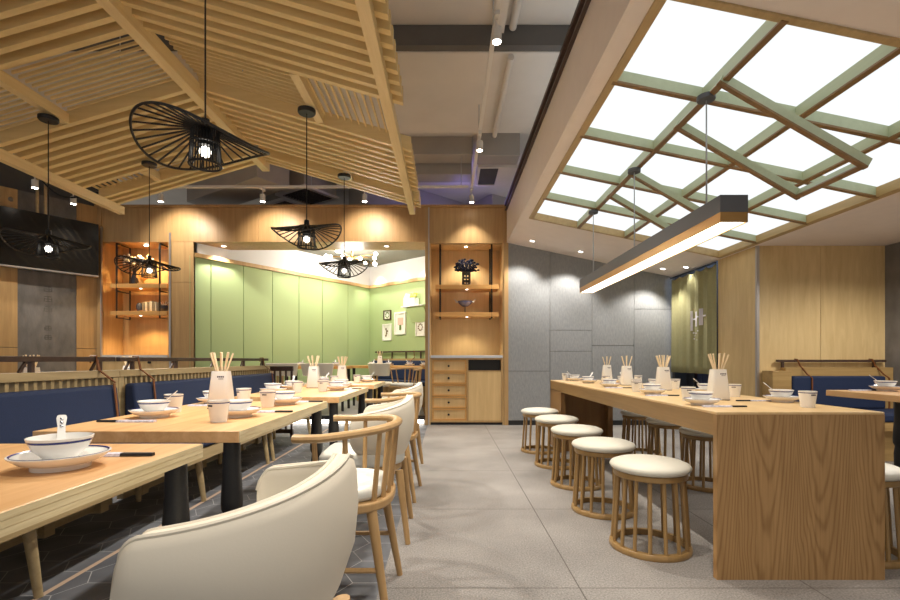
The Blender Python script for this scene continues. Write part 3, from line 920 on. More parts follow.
lamp('shelf_spot', 'SPOT', (.01, .10, 1.62), 8, (1, .84, .6), c, .02, 120, .6)

v = thing('lattice_vase', 'black pierced vase crowded with dark glossy foliage on the upper shelf of the display cabinet', 'vase', (0.30, YB + .2, 2.126))
mb = MB()
mb.lathe([(0, 0), (.058, 0), (.062, .01), (.058, .012)], 18)
for zz in (.02, .075, .13, .185, .21):
    mb.path([(.058 * math.cos(2 * PI * k / 18), .058 * math.sin(2 * PI * k / 18), zz) for k in range(18)], .011, 6, True)
for k in range(8):
    a = 2 * PI * k / 8
    mb.tube((.058 * math.cos(a), .058 * math.sin(a), .01), (.058 * math.cos(a), .058 * math.sin(a), .215), .009, n=6)
mb.build('vase_body', M['black'], v, smooth=True)
mb = MB()
for k in range(95):
    a = random.uniform(0, 2 * PI); e = random.uniform(-.25, 1.3)
    rr = .18 * (0.75 + .35 * random.random())
    p = Vector((rr * math.cos(a) * math.cos(e), rr * math.sin(a) * math.cos(e) * .8, .27 + rr * .75 * math.sin(e)))
    mb.ball(p, random.uniform(.018, .03), 6, 1, .8, .7)
    mb.tube((p.x * .3, p.y * .3, .22), p, .004, n=4)
mb.build('foliage', M['navy_china'], v, smooth=True)
v = thing('footed_bowl', 'navy and silver footed bowl on the lower shelf of the display cabinet', 'bowl', (0.28, YB + .2, 1.706))
MB().lathe([(0, 0), (.045, 0), (.042, .008), (.008, .014), (.007, .10), (.0, .10)], 16).build('stem', M['black'], v, smooth=True)
MB().lathe([(0, .095), (.05, .105), (.095, .145), (.115, .185), (.108, .185), (.088, .15), (.045, .115), (0, .108)], 24).build('bowl_body', M['silver_blue'], v, smooth=True)
mb = MB()
for s in (-1, 1):
    for k in range(3):
        mb.tube((s * .105, 0, .165), (s * (.15 + .01 * k), .01 * k, .165 + .03 * k), .006, .003, 6)
mb.build('handle', M['wire'], v, smooth=True)

# ================================================================== LIT NICHE on the left of the portal
c = thing('bookshelf_niche', 'amber-lit oak niche with black hanging shelf frame at the left end of the timber screen', 'shelf niche', (-4.715, YB, 0))
W2 = 0.495
MB().box(-W2, W2, .46, .48, .0, 2.765).build('back_panel', M['wall_wood'], c)
MB().box(-W2 - .012, -W2, .03, .48, .0, 2.765).box(W2, W2 + .012, .03, .48, .0, 2.765).build('side_panel', M['wall_wood'], c)
MB().box(-W2, W2, .08, .48, 2.765, 2.785).build('niche_ceiling', M['wall_wood'], c)
MB().box(-W2, W2, .0, .46, 1.01, 1.055).build('worktop', M['white_metal'], c)
MB().box(-W2, .0, .02, .46, .05, 1.01).box(.006, W2, .02, .46, .05, 1.01).build('door', M['cab_wood'], c)
MB().tube((.22, .02, .945), (.22, -.01, .945), .02, n=12).build('knob', M['black'], c)
for z in (2.075, 1.66):
    s = MB().box(-.40, .46, .05, .42, z, z + .065).build('shelf', M['shelf_wood'], c, bevel=.002)
    MB().lathe([(0, 0), (.016, 0), (.016, .004), (0, .004)], 12, (.03, .10, z - .005)).build('shelf_light', M['down_glow'], s)
for x in (-.31, .345):
    MB().path([(x, .06, 2.75), (x, .06, 2.03)], .016, 4).path([(x, .06, 2.03), (x, .36, 2.03), (x, .36, 2.75), (x, .06, 2.75)], .014, 4).path([(x, .06, 2.03), (x, .06, 1.62), (x, .36, 1.62), (x, .36, 2.03)], .014, 4).build('hanging_frame', M['black'], c)
lamp('niche_spot', 'SPOT', (.05, .2, 2.74), 40, (1, .66, .28), c, .03, 125, .6)
MB().lathe([(0, 0), (.026, 0), (.026, .008), (0, .008)], 16, (.05, .2, 2.752)).build('niche_light', M['spot_glow'], c)
lamp('shelf_spot', 'SPOT', (.03, .12, 2.05), 14, (1, .66, .3), c, .02, 125, .6)
lamp('shelf_spot', 'SPOT', (.03, .12, 1.64), 18, (1, .66, .3), c, .02, 130, .6)
v = thing('flower_vase', 'small vase with a spray of white blossom on the upper shelf of the amber niche', 'vase', (-4.86, YB + .22, 2.141))
MB().lathe([(0, 0), (.04, 0), (.06, .06), (.03, .16), (.025, .2), (.03, .22), (.022, .22), (.02, .18), (0, .02)], 18).build('vase_body', M['dark_ceramic'], v, smooth=True)
mb, mf = MB(), MB()
for k in range(34):
    p = Vector((random.gauss(.0, .11), random.gauss(0, .04), .40 + random.gauss(0, .045) - .0))
    mb.tube((0, 0, .2), p, .003, n=4)
    mf.ball(p, random.uniform(.016, .028), 6)
mb.build('branch', M['rail_wood'], v); mf.build('blossom', M['petal'], v, smooth=True)
v = thing('gold_ornament', 'small golden branching ornament on the upper shelf of the amber niche', 'ornament', (-4.68, YB + .14, 2.141))
MB().lathe([(0, 0), (.07, 0), (.07, .015), (.02, .02), (.02, .05), (0, .05)], 16).build('base', M['gold'], v, smooth=True)
mb = MB()
for k in range(12):
    a = 2 * PI * k / 12
    mb.tube((0, 0, .05), (.10 * math.cos(a), .04 * math.sin(a), .12 + .03 * (k % 3)), .012, .006, 6)
mb.build('arms', M['gold'], v, smooth=True)
xs = -4.69
for k, (w, h) in enumerate(((.040, .145), (.036, .150), (.03, .142), (.044, .160), (.032, .150), (.028, .148))):
    b = thing('book', ['cloth book next to the dark jar in the amber niche', 'second pale book from the black jar in the amber niche row', 'third and thin pale book from the black jar in the amber niche row',
        'tallest book of the row in the amber niche', 'second book from the round pot in the amber niche row', 'slimmest pale book next to the round pot in the amber niche'][k], 'book', (xs + w / 2, YB + .2, 1.7255), 0, 'books on the lower shelf of the amber niche')
    MB().box(-w / 2, w / 2, -.06, -.056, 0, h).box(-w / 2, -w / 2 + .003, -.06, .07, 0, h).box(w / 2 - .003, w / 2, -.06, .07, 0, h).build('cover', M['book' if k % 2 else 'book_dark'], b)
    MB().box(-w / 2 + .003, w / 2 - .003, -.055, .065, .003, h - .003).build('pages', M['paper'], b)
    xs += w + .002
v = tag(MB().lathe([(0, 0), (.04, 0), (.045, .02), (.045, .10), (.03, .125), (.03, .135), (0, .135)], 18).build('jar', M['dark_ceramic'], smooth=True), 'small dark jar beside the row of books in the amber niche', 'jar')
v.location = (-4.77, YB + .2, 1.7255)
v = thing('plant_pot', 'round dark pot with a leaf tuft beside the books in the amber niche', 'plant pot', (-4.39, YB + .2, 1.7255))
MB().lathe([(0, 0), (.04, 0), (.07, .05), (.06, .1), (.05, .1), (.05, .08), (0, .07)], 18).build('pot', M['dark_ceramic'], v, smooth=True)
mb = MB()
for k in range(9):
    a = 2 * PI * k / 9
    mb.tube((0, 0, .08), (.07 * math.cos(a), .05 * math.sin(a), .15 + .012 * (k % 3)), .008, .002, 5)
mb.build('leaves', M['petal'], v, smooth=True)

# ================================================================== BLACK SIGN on the angled wall
s = thing('hanging_sign', 'long black hanging board with fine line artwork on the angled wall', 'sign', (0, 0, 0))
def sgn(d0, d1, z0, z1, o0, o1): return angled(MB(), d0, d1, z0, z1, o0, o1)
sgn(0.012, 2.4, 2.235, 3.0, .12, .06).build('board', M['sign'], s)
sgn(0.012, 2.4, 2.215, 2.235, .13, .05).build('bottom_rail', M['metal_strip'], s)
for d in (0.50, 0.57):
    p = along(d) + AN * .09
    o = MB().tube((p.x, p.y, 3.0), (p.x, p.y, 4.05), .018, n=8).build('suspension_rod', M['bench_wood'], s)
t = tag(MB().lathe([(0, 0), (.03, 0), (.03, .02), (.07, .03), (.075, .06), (0, .06)], 18).build('round_speaker', M['white_metal'], smooth=True), 'small round white speaker on the timber above the black sign', 'speaker')
t.location = along(.775) + Vector((0, 0, 3.14)); t.rotation_euler = (R(-90), 0, math.atan2(AN.y, AN.x) - PI / 2 + PI)

# ================================================================== PENDANT LAMPS (wide wire brims)
def pendant(x, y, z, label, cat='pendant lamp', ztop=None, rz=0):
    t = thing('pendant_lamp', label, cat, (x, y, z), rz, 'black wire-brim pendants')
    mb = MB()
    n = 34
    ringp = []
    for k in range(64):
        a = 2 * PI * k / 64
        ringp.append(Vector((.278 * math.cos(a) - .010, .250 * math.sin(a), -.060 + .048 * math.cos(2 * (a - R(62))) + .012 * math.cos(a - R(225)))))
    mb.path(ringp, .0058, 6, True)
    for k in range(n):
        a = 2 * PI * k / n
        p = Vector((.278 * math.cos(a) - .010, .250 * math.sin(a), -.060 + .048 * math.cos(2 * (a - R(62))) + .012 * math.cos(a - R(225))))
        q = Vector((.055 * math.cos(a), .055 * math.sin(a), .0))
        mb.tube(q, p, .0042, n=5, caps=False)
    mb.build('wire_brim', M['black'], t, smooth=True)
    mb = MB()
    for rr, zz in ((.056, .0), (.066, -.155), (.060, -.06)):
        mb.path([(rr * math.cos(2 * PI * k / 24), rr * math.sin(2 * PI * k / 24), zz) for k in range(24)], .005, 6, True)
    for k in range(32):
        a = 2 * PI * k / 32
        mb.tube((.056 * math.cos(a), .056 * math.sin(a), 0), (.066 * math.cos(a), .066 * math.sin(a), -.155), .0028, n=4, caps=False)
    mb.lathe([(0, .004), (.057, .002), (.057, -.004), (0, -.004)], 24)
    mb.build('cage_shade', M['black'], t, smooth=True)
    MB().lathe([(.018, .05), (.02, .0), (.03, -.02), (.03, -.07), (0, -.07)], 16).build('socket', M['black'], t, smooth=True)
    MB().ball((0, 0, -.095), .025, 14).build('bulb', M['bulb'], t, smooth=True)
    zt = ztop - z
    MB().tube((0, 0, .04), (0, 0, zt), .004, n=6).build('cord', M['black'], t)
    MB().lathe([(0, zt - .03), (.06, zt - .03), (.066, zt - .022), (.066, zt), (0, zt)], 24).build('ceiling_plate', M['black'], t, smooth=True)
    lamp('bulb_light', 'SPOT', (0, 0, -.165), 40, (1, .93, .82), t, .03, 130, .5)
    return t
for x, y, z, lb in ((-1.08, 2.10, 2.005, 'black wire-brim pendant over the dining tables, the biggest in view'),
                    (-1.06, 3.55, 1.985, 'black wire-brim pendant over the dining tables, second from the camera'),
                    (-1.05, 4.80, 1.985, 'black wire-brim pendant over the dining tables, in front of the clustered globe lights'),
                    (-3.07, 3.62, 1.93, 'black wire-brim pendant hanging in front of the black sign'),
                    (-2.90, 4.58, 1.945, 'black wire-brim pendant hanging in front of the amber niche')):
    pendant(x, y, z, lb, ztop=zcan(x) - 0.003, rz=R(118) if y > 3 and x > -2 else 0)

# ================================================================== LINEAR LIGHT over the bar
LX, LY0, LY1, LZ = 1.577, 2.58, 5.32, 1.738
t = thing('linear_pendant', 'long graphite and brass bar light hanging above the long bar', 'pendant lamp', (LX, (LY0 + LY1) / 2, LZ))
h = (LY1 - LY0) / 2
MB().box(-.077, .077, -h, h, .055, .150).build('housing', M['lamp_grey'], t, bevel=.002)
MB().box(-.076, -.069, -h + .001, h - .001, 0, .055).box(.069, .076, -h + .001, h - .001, 0, .055).box(-.069, .069, -h + .001, -h + .008, 0, .055).box(-.069, .069, h - .008, h - .001, 0, .055).build('brass_skirt', M['brass'], t)
MB().box(-.069, .069, -h + .008, h - .008, .006, .016).build('diffuser', M['led'], t)
for y in (2.86, 3.96, 5.07):
    zt = zb(LX) - 0.002
    w = MB().tube((0, y - (LY0 + LY1) / 2, .15), (0, y - (LY0 + LY1) / 2, zt - LZ), .0035, n=6).tube((.006, y - (LY0 + LY1) / 2, .15), (.004, y - (LY0 + LY1) / 2, zt - LZ), .002, n=5).build('suspension_wire', M['wire'], t)
    MB().lathe([(0, zt - LZ - .035), (.05, zt - LZ - .035), (.052, zt - LZ - .03), (.052, zt - LZ - .008), (0, zt - LZ)], 24, (0, y - (LY0 + LY1) / 2, 0)).build('ceiling_plate', M['lamp_grey'], t, smooth=True)

# ================================================================== CURTAIN
t = thing('noren_curtain', 'olive linen doorway curtain printed with a white emblem', 'curtain', (3.36, 6.46, 0))
mb = MB()
NYc, NZ = 90, 14
zlo, zhi = 0.80, 2.185
grid = []
for i in range(NYc + 1):
    v = i / NYc
    y = -.585 + 1.165 * v
    col = []
    for j in range(NZ + 1):
        w = j / NZ
        z = zlo + (zhi - zlo) * w
        if w > .99: z -= .03 * abs(math.sin(v * PI * 5)) ** 2
        amp = .018 - .006 * w
        x = amp * math.sin(v * 2 * PI * 5 + .4) + .006 * math.sin(v * 2 * PI * 11 + 1 + w)
        col.append(mb.bm.verts.new((x, y, z)))
    grid.append(col)
for i in range(NYc):
    for j in range(NZ):
        mb.face([grid[i][j], grid[i + 1][j], grid[i + 1][j + 1], grid[i][j + 1]])
cu = mb.build('cloth', M['curtain'], t, smooth=True, angle=180)
so = cu.modifiers.new('thickness', 'SOLIDIFY'); so.thickness = .004
mb = MB()
def cx(y): 
    v = (y + .585) / 1.165
    return .0145 * math.sin(v * 2 * PI * 5 + .4) + .006 * math.sin(v * 2 * PI * 11 + 1.55) - .008
def cstroke(y0, y1, z0, z1, n=6):
    for k in range(n):
        a, b = y0 + (y1 - y0) * k / n, y0 + (y1 - y0) * (k + 1) / n
        mb.hexa([(cx(a) - .003, a, z0), (cx(b) - .003, b, z0), (cx(b), b, z0), (cx(a), a, z0), (cx(a) - .003, a, z1), (cx(b) - .003, b, z1), (cx(b), b, z1), (cx(a), a, z1)])
# strokes of the emblem, read from the bar: tall thin bar, short thick bars, cross arms
cstroke(-.035, -.010, 1.38, 1.65)
cstroke(-.165, -.120, 1.43, 1.63)
cstroke(-.280, -.230, 1.44, 1.66)
cstroke(-.120, -.035, 1.525, 1.545)
cstroke(-.230, -.165, 1.545, 1.565)
cstroke(-.360, -.280, 1.55, 1.57)
mb.build('emblem', M['print_white'], t)
mb = MB()
for y0, z0 in ((-.06, 1.34), (-.09, 1.30), (-.15, 1.33), (-.22, 1.36), (-.07, 1.26), (-.19, 1.24)):
    cstroke(y0, y0 + .022, z0, z0 + .018, 1)
mb.build('caption_marks', M['print_white'], t)
MB().tube((0, -.58, 2.2), (0, .60, 2.2), .01, n=8).build('curtain_rod', M['black'], t)
t = thing('crate', 'blue plastic crate glimpsed under the hem of the olive curtain', 'crate', (3.72, 6.35, 0))
mb = MB()
mb.box(-.2, .2, -.26, .26, .5, .53).box(-.2, -.18, -.26, .26, .5, .84).box(.18, .2, -.26, .26, .5, .84).box(-.2, .2, -.26, -.24, .5, .84).box(-.2, .2, .24, .26, .5, .84)
for k in range(5): mb.box(-.207, -.2, -.26 + k * .125, -.25 + k * .125, .5, .84)
mb.build('basket', M['crate'], t)
MB().box(-.22, .22, -.3, .3, .47, .5).box(-.22, -.19, -.3, -.27, 0, .47).box(-.22, -.19, .27, .3, 0, .47).box(.19, .22, -.3, -.27, 0, .47).box(.19, .22, .27, .3, 0, .47).build('stand', M['black'], t)
tag(MB().box(3.55, 3.8, 6.75, 6.98, 0, .80).build('storage_box', M['dark_ceramic'], bevel=.01), 'dark upright box glimpsed under the curtain hem next to the grey wall', 'box')
tag(MB().box(3.57, 3.78, 6.78, 6.95, .80, .93).build('carton', M['red_box'], bevel=.004), 'red carton on the dark box under the curtain hem', 'carton')

# ================================================================== LONG BAR
BX0, BX1, BY0, BY1, BZ = 1.203, 1.951, 2.094, 5.465, 0.748
t = thing('long_bar', 'long oak communal bar with a solid waterfall end facing the aisle entrance', 'bar table', ((BX0 + BX1) / 2, (BY0 + BY1) / 2, 0))
bx, by = (BX1 - BX0) / 2, (BY1 - BY0) / 2
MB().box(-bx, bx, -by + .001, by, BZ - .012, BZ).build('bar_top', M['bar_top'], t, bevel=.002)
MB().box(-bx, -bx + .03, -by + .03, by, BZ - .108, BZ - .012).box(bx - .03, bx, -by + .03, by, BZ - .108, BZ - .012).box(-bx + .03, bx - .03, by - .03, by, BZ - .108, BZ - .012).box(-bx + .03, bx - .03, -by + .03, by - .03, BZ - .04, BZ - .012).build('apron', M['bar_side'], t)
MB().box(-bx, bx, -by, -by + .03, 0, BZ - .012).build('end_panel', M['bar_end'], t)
mb = MB()
mb.box(-bx, -bx + .55, by - .50, by, BZ - .108, BZ - .10)
mb.box(-bx, -bx + .05, by - .50, by, 0, BZ - .108).box(-bx + .05, -bx + .55, by - .03, by, 0, BZ - .108).box(-bx + .50, -bx + .55, by - .50, by - .03, 0, BZ - .108).box(-bx + .05, -bx + .50, by - .42, by - .40, 0, BZ - .108)
mb.build('pedestal_leg', M['bar_dark'], t)

# ================================================================== STOOLS
def make_stool():
    t = thing('round_stool', '', 'stool', (0, 0, 0), 0, 'round spindle stools at the long bar')
    MB().lathe([(0, .405), (.165, .402), (.185, .408), (.198, .420), (.200, .430), (.192, .442), (.165, .453), (.11, .461), (.05, .464), (0, .465)], 40).build('cushion', M['stool_leather'], t, smooth=True, angle=80)
    MB().lathe([(.145, .375), (.178, .375), (.182, .38), (.182, .400), (.178, .404), (.145, .404), (.145, .375)], 40).build('top_ring', M['stool_wood'], t, smooth=True)
    MB().lathe([(.172, .0), (.20, .0), (.203, .006), (.201, .024), (.196, .03), (.174, .03), (.172, .0)], 40).build('base_ring', M['stool_wood'], t, smooth=True)
    for k in range(16):
        a = 2 * PI * k / 16
        MB().tube((.186 * math.cos(a), .186 * math.sin(a), .02), (.163 * math.cos(a), .163 * math.sin(a), .385), .0095, n=8).build('spindle', M['stool_wood'], t, smooth=True)
    return t
stool0 = None
lefts = ((1.065, 2.47), (1.02, 3.07), (1.02, 3.70), (1.02, 4.38), (0.998, 5.06))
names_l = ('closest to the bar end panel', 'second from the bar end panel', 'in the middle of the row', 'second from the grey wall', 'closest to the grey wall')
rights = ((2.08, 2.40), (2.03, 3.02), (2.02, 3.65), (2.02, 4.27), (2.02, 4.90))
names_r = ('past the end panel', 'second from the bar end panel', 'in the middle of that row', 'second from the grey wall', 'closest to the grey wall')
for side, (pts, nm) in enumerate(((lefts, names_l), (rights, names_r))):
    for i, (x, y) in enumerate(pts):
        if side == 1 and i == 1: continue
        lb = ('cream spindle stool on the aisle side of the bar, ' if side == 0 else 'cream spindle stool on the far side of the bar, ') + nm[i]
        if stool0 is None:
            stool0 = make_stool(); o = stool0
            o.location = (x, y, 0); o['label'] = lb
        else:
            o = copy_tree(stool0, (x, y, 0), random.uniform(0, .3), lb)

# ================================================================== DINING TABLES
def make_table(x0, x1, y0, y1, label, loc_z=0.0, top=0.748, ix=0.045, iy=0.05, aisle=False):
    cx_, cy_ = (x0 + x1) / 2, (y0 + y1) / 2
    w, l = (x1 - x0) / 2, (y1 - y0) / 2
    t = thing('dining_table', label, 'table', (cx_, cy_, loc_z), 0, 'oak dining tables')
    tp = MB().box(-w, w, -l, l, top - .038, top).build('tabletop', M['top_wood'], t, bevel=.002)
    e = MB()
    for z, hh in ((top - .0375, .0115), (top - .025, .0115), (top - .0125, .0115)):
        e.box(w - .001, w + .0015, -l + .002, l - .002, z, z + hh)
    e.build('edge_banding', M['edge_wood'], tp)
    for sx in (1,) if aisle else (-1, 1):
        for sy in (-1, 1):
            MB().lathe([(0, 0), (.020, 0), (.022, .01), (.030, .42), (.026, .452), (.025, .463), (.0335, .482), (.0345, .51), (.033, .55), (.0285, .62), (.0265, top - .038), (0, top - .038)], 20, (sx * (w - ix), sy * (l - iy), 0)).build('leg', M['black_leg'], t, smooth=True, angle=60)
    return t
TX0, TX1 = -1.35, -0.678
make_table(TX0, TX1, 0.10, 1.305, 'oak dining table closest to the camera with the single bowl and spoon', aisle=True)
make_table(TX0, TX1, 1.53, 2.655, 'oak dining table second from the camera, between the near one and the third', aisle=True)
make_table(TX0, TX1, 2.95, 4.04, 'oak dining table third from the camera along the bench', aisle=True)
make_table(TX0, TX1, 4.35, 5.15, 'oak dining table fourth from the camera along the bench', aisle=True)
make_table(-3.35, -2.72, 2.95, 4.05, 'oak dining table behind the booth partition below the black sign')
make_table(-3.35, -2.72, 4.2, 5.1, 'oak dining table behind the booth partition below the amber niche')
make_table(2.58, 3.30, 1.9, 3.2, 'oak dining table at the edge of the room in front of the corner bench', top=0.776, ix=.14, iy=.38)

# ================================================================== CHAIRS
def tub_section(front=-.245):
    plan = [(-.088, .262)] + [(-.07 + .315 * math.cos(R(a)), .270 * math.sin(R(a))) for a in (86, 72, 58, 44, 30, 15, 0)]
    plan = plan + [(x, -y) for x, y in plan[-2::-1]]
    return smoothpath([(x, y, 0) for x, y in plan], 5)
def make_tub_chair():
    t = thing('upholstered_chair', '', 'chair', (0, 0, 0), 0, 'cream tub chairs')
    P = tub_section()
    n = len(P)
    cum = [0]
    for i in range(1, n): cum.append(cum[-1] + (P[i] - P[i - 1]).length)
    tot = cum[-1]
    mb = MB()
    rings = []
    tops = []
    for i, p in enumerate(P):
        d = (P[min(i + 1, n - 1)] - P[max(i - 1, 0)]).normalized()
        nrm = Vector((d.y, -d.x, 0))
        if nrm.dot(p) < 0: nrm = -nrm
        s = cum[i]; e = min(s, tot - s)
        u = min(1, e / (tot / 2))
        top = .688 + .092 * (.5 * u + .5 * u * u)
        if e < .05: top -= .05 * (1 - math.sqrt(max(0, 1 - (1 - e / .05) ** 2)))
        bot = .475 - .055 * (0.5 - 0.5 * math.cos(PI * u))
        prof = []
        def pt(f, off, lean):
            z = bot + (top - bot) * f
            sc = 1.0 - .30 * max(0, 1 - f / .62) ** 1.7 - .025 * max(0, (f - .75) / .25)
            return Vector((p.x * sc, p.y * sc, z)) - nrm * off
        th = .046
        ring = [pt(0, 0, 0), pt(.2, 0, 0), pt(.45, 0, 0), pt(.7, 0, 0), pt(.9, .0, 0), pt(.975, .004, 0), pt(1, .014, 0), pt(1, th - .014, 0), pt(.975, th - .004, 0), pt(.9, th, 0), pt(.6, th, 0), pt(.3, th, 0), pt(0, th, 0)]
        tops.append((pt(.995, .008, 0), pt(.995, th - .008, 0)))
        rings.append([mb.bm.verts.new(v) for v in ring])
    for i in range(n - 1):
        mb.skin(rings[i], rings[i + 1])
    mb.face(rings[0]); mb.face(rings[-1][::-1])
    mb.build('shell', M['leather'], t, smooth=True, angle=60)
    pm = MB()
    pm.path([a for a, b in tops], .0045, 6); pm.path([b for a, b in tops], .0045, 6)
    pm.build('piping', M['leather'], t, smooth=True)
    mb = MB()
    outline = [(-.24, -.19), (-.24, .19)] + [(q.x * .80 - .02, q.y * .78) for q in P[int(n * .2):int(n * .8)]]
    outline = [(-.26, -.20), (-.27, -.1), (-.27, .1), (-.26, .20)] + [(q.x * .76, q.y * .74) for q in P[int(n * .06):int(n * .94)]]
    mb.prism(outline, .40, .475)
    mb.build('seat_cushion', M['linen'], t, smooth=True, bevel=.02, seg=3)
    MB().prism([(x * .9, y * .9) for x, y in outline], .365, .40).build('seat_frame', M['chair_wood'], t, smooth=True, bevel=.004)
    for sx, sy in ((-1, -1), (-1, 1), (1, -1), (1, 1)):
        MB().tube((sx * .165, sy * .165, .385), (sx * .215, sy * .205, 0), .023, .014, 12).build('leg', M['chair_wood'], t, smooth=True)
    return t
def make_spindle_chair():
    t = thing('spindle_chair', '', 'chair', (0, 0, 0), 0, 'oak spindle armchairs')
    plan = [(-.095, .290), (-.05, .295), (.01, .285), (.11, .245), (.19, .17), (.225, .085), (.235, 0)]
    plan = plan + [(x, -y) for x, y in plan[-2::-1]]
    P = [Vector((p.x, p.y, .705 + .02 * max(0, p.x) / .235)) for p in smoothpath([(x, y, 0) for x, y in plan], 6)]
    MB().path(P, .021, 10, False, .0155, (0, 0, 1)).build('arm_rail', M['chair_wood'], t, smooth=True)
    seat = []
    for k in range(40):
        a = 2 * PI * k / 40
        ca, sa = math.cos(a), math.sin(a)
        seat.append((.225 * math.copysign(abs(ca) ** .75, ca), .235 * math.copysign(abs(sa) ** .75, sa)))
    MB().prism(seat, .415, .45).build('seat', M['chair_wood'], t, smooth=True, bevel=.008, seg=3)
    MB().prism([(x * .9, y * .9) for x, y in seat], .4505, .492).build('seat_cushion', M['linen'], t, smooth=True, bevel=.016, seg=3)
    n = len(P)
    for k, f in enumerate((.12, .22, .32, .40, .46, .54, .60, .68, .78, .88)):
        q = P[int(f * (n - 1))]
        a = math.atan2(q.y, q.x)
        sx = .215 * math.copysign(abs(math.cos(a)) ** .75, math.cos(a)); sy = .225 * math.copysign(abs(math.sin(a)) ** .75, math.sin(a))
        MB().tube((sx * .95, sy * .95, .44), (q.x, q.y, q.z), .0105, .009, 8).build('spindle', M['chair_wood'], t, smooth=True)
    for sx, sy in ((-1, -1), (-1, 1), (1, -1), (1, 1)):
        MB().tube((sx * .155, sy * .165, .425), (sx * .225, sy * .215, 0), .021, .013, 12).build('leg', M['chair_wood'], t, smooth=True)
    MB().tube((-.19, -.19, .20), (.19, -.19, .20), .010, n=8).tube((-.19, .19, .20), (.19, .19, .20), .010, n=8).tube((0, -.19, .20), (0, .19, .20), .010, n=8).build('stretcher', M['chair_wood'], t, smooth=True)
    return t
tub = make_tub_chair(); tub.location = (-.44, 1.015, 0); tub.rotation_euler = (0, 0, R(-4)); tub['label'] = 'cream tub chair closest to the camera, seen from behind'
sp_ch = make_spindle_chair(); sp_ch.location = (-.44, 1.93, 0); sp_ch['label'] = 'oak spindle armchair right behind the closest cream tub chair'
copy_tree(tub, (-.43, 2.70, 0), R(2), 'cream tub chair between the two oak spindle armchairs by the aisle')
copy_tree(sp_ch, (-.44, 3.45, 0), R(-2), 'oak spindle armchair deeper along the aisle, at the third dining table')
copy_tree(tub, (-.46, 4.25, 0), R(-3), 'cream tub chair at the far end of the aisle row, nearest the display cabinet')

# ================================================================== BOOTH PARTITION AND BENCHES
PX = -2.26
def rail_run(mb, y0, y1, x=0.0, z=.985):
    mb.bar((x, y0, z), (x, y1, z), .032, .030)
def make_partition(y0, y1, label):
    L = y1 - y0
    t = thing('booth_partition', label, 'partition', (PX, y0, 0), 0, 'slatted booth partitions')
    mb = MB()
    for y in (0.0, L - .05):
        mb.box(-.05, .02, y, y + .05, .06, .865)
    mb.build('post', M['bench_wood'], t)
    MB().box(-.055, .028, 0, L, .865, .912).build('top_band', M['bench_wood'], t, bevel=.002)
    mb = MB()
    n = int(L / .058)
    for k in range(n):
        y = .05 + (L - .1) * (k + .5) / n
        mb.box(-.02, .012, y - .011, y + .011, .40, .866)
    mb.build('slat_screen', M['bench_wood'], t)
    MB().box(-.03, .015, .05, L - .05, .015, .40).build('lower_board', M['bench_wood'], t)
    mb = MB()
    k = 0.2
    while k < L:
        mb.box(-.02, .05, k, k + .07, 0, .11); k += .42
    mb.build('foot_block', M['bench_wood'], t)
    mb = MB(); rail_run(mb, 0.02, L - .02); mb.build('hand_rail', M['rail_wood'], t, bevel=.003)
    mb = MB()
    for f in (.06, .26, .50, .74, .94):
        y = f * L
        mb.box(-.011, .011, y - .011, y + .011, .912, .972)
        mb.bar((0, y - .075, .912), (0, y - .03, .972), .012, .014)
    mb.build('rail_post', M['rail_wood'], t)
    for y in (.20, L - .20):
        MB().bar((.022, y, .982), (.030, y + .01, .912), .018, .006, (1, 0, 0)).bar((.030, y + .01, .914), (.125, y + .02, .835), .016, .006, (0, 0, 1)).bar((.118, y + .02, .83), (.152, y + .02, .52), .016, .006, (1, 0, 0)).path([(.02, y, .97), (.02, y, 1.006), (-.02, y, 1.006), (-.02, y, .96)], .006, 4).build('strap', M['strap'], t)
    return t
def make_bench(y0, y1, label, legs):
    L = y1 - y0
    t = thing('booth_bench', label, 'bench', (PX, y0, 0), 0, 'navy booth benches')
    MB().box(.03, .60, .004, L - .004, .295, .378).build('seat_frame', M['bench_wood'], t, bevel=.004)
    MB().box(.165, .61, .006, L - .006, .3785, .455).build('seat_cushion', M['blue'], t, smooth=True, bevel=.022, seg=3)
    for y in [q - y0 for q in legs]:
        for x, dx in ((.53, .045), (.12, 0)):
            MB().tube((x, y, .297), (x + dx, y, 0), .024, .016, 12).build('leg', M['bench_wood'], t, smooth=True)
    return t
def make_back(y0, y1, label):
    L = y1 - y0
    t = MB().hexa([(.03, 0, .385), (.155, 0, .385), (.155, L, .385), (.03, L, .385), (.03, 0, .818), (.105, 0, .818), (.105, L, .818), (.03, L, .818)]).build('back_cushion', M['blue'], None, smooth=True, bevel=.022, seg=3)
    t.location = (PX, y0, 0)
    return tag(t, label, 'cushion', 'navy back cushions')
make_partition(0.70, 3.205, 'slatted booth partition with dark rail behind the near navy bench')
make_partition(3.21, 5.93, 'slatted booth partition with dark rail behind the second navy bench')
make_bench(0.60, 4.50, 'long navy booth bench seat along the first three dining tables', (.68, 1.94, 3.26, 4.43))
make_bench(4.505, 5.90, 'short navy booth bench seat at the fourth dining table', (4.57, 5.82))
make_back(0.78, 3.08, 'long navy back cushion on the booth partition nearest the camera')
make_back(3.24, 5.86, 'long navy back cushion on the second booth partition')
# end screen of the partition run
t = thing('end_screen', 'short dark spindle screen closing the far end of the booth partition', 'screen', (PX + .14, 5.98, 0))
mb = MB()
mb.box(-.16, .16, -.02, .02, .84, .90)
for k in range(5): mb.box(-.155 + k * .072, -.135 + k * .072, -.014, .014, .08, .845)
mb.box(-.16, .16, -.02, .02, .05, .10).box(-.16, -.13, -.02, .02, 0, .06).box(.13, .16, -.02, .02, 0, .06)
mb.build('spindles', M['rail_wood'], t)

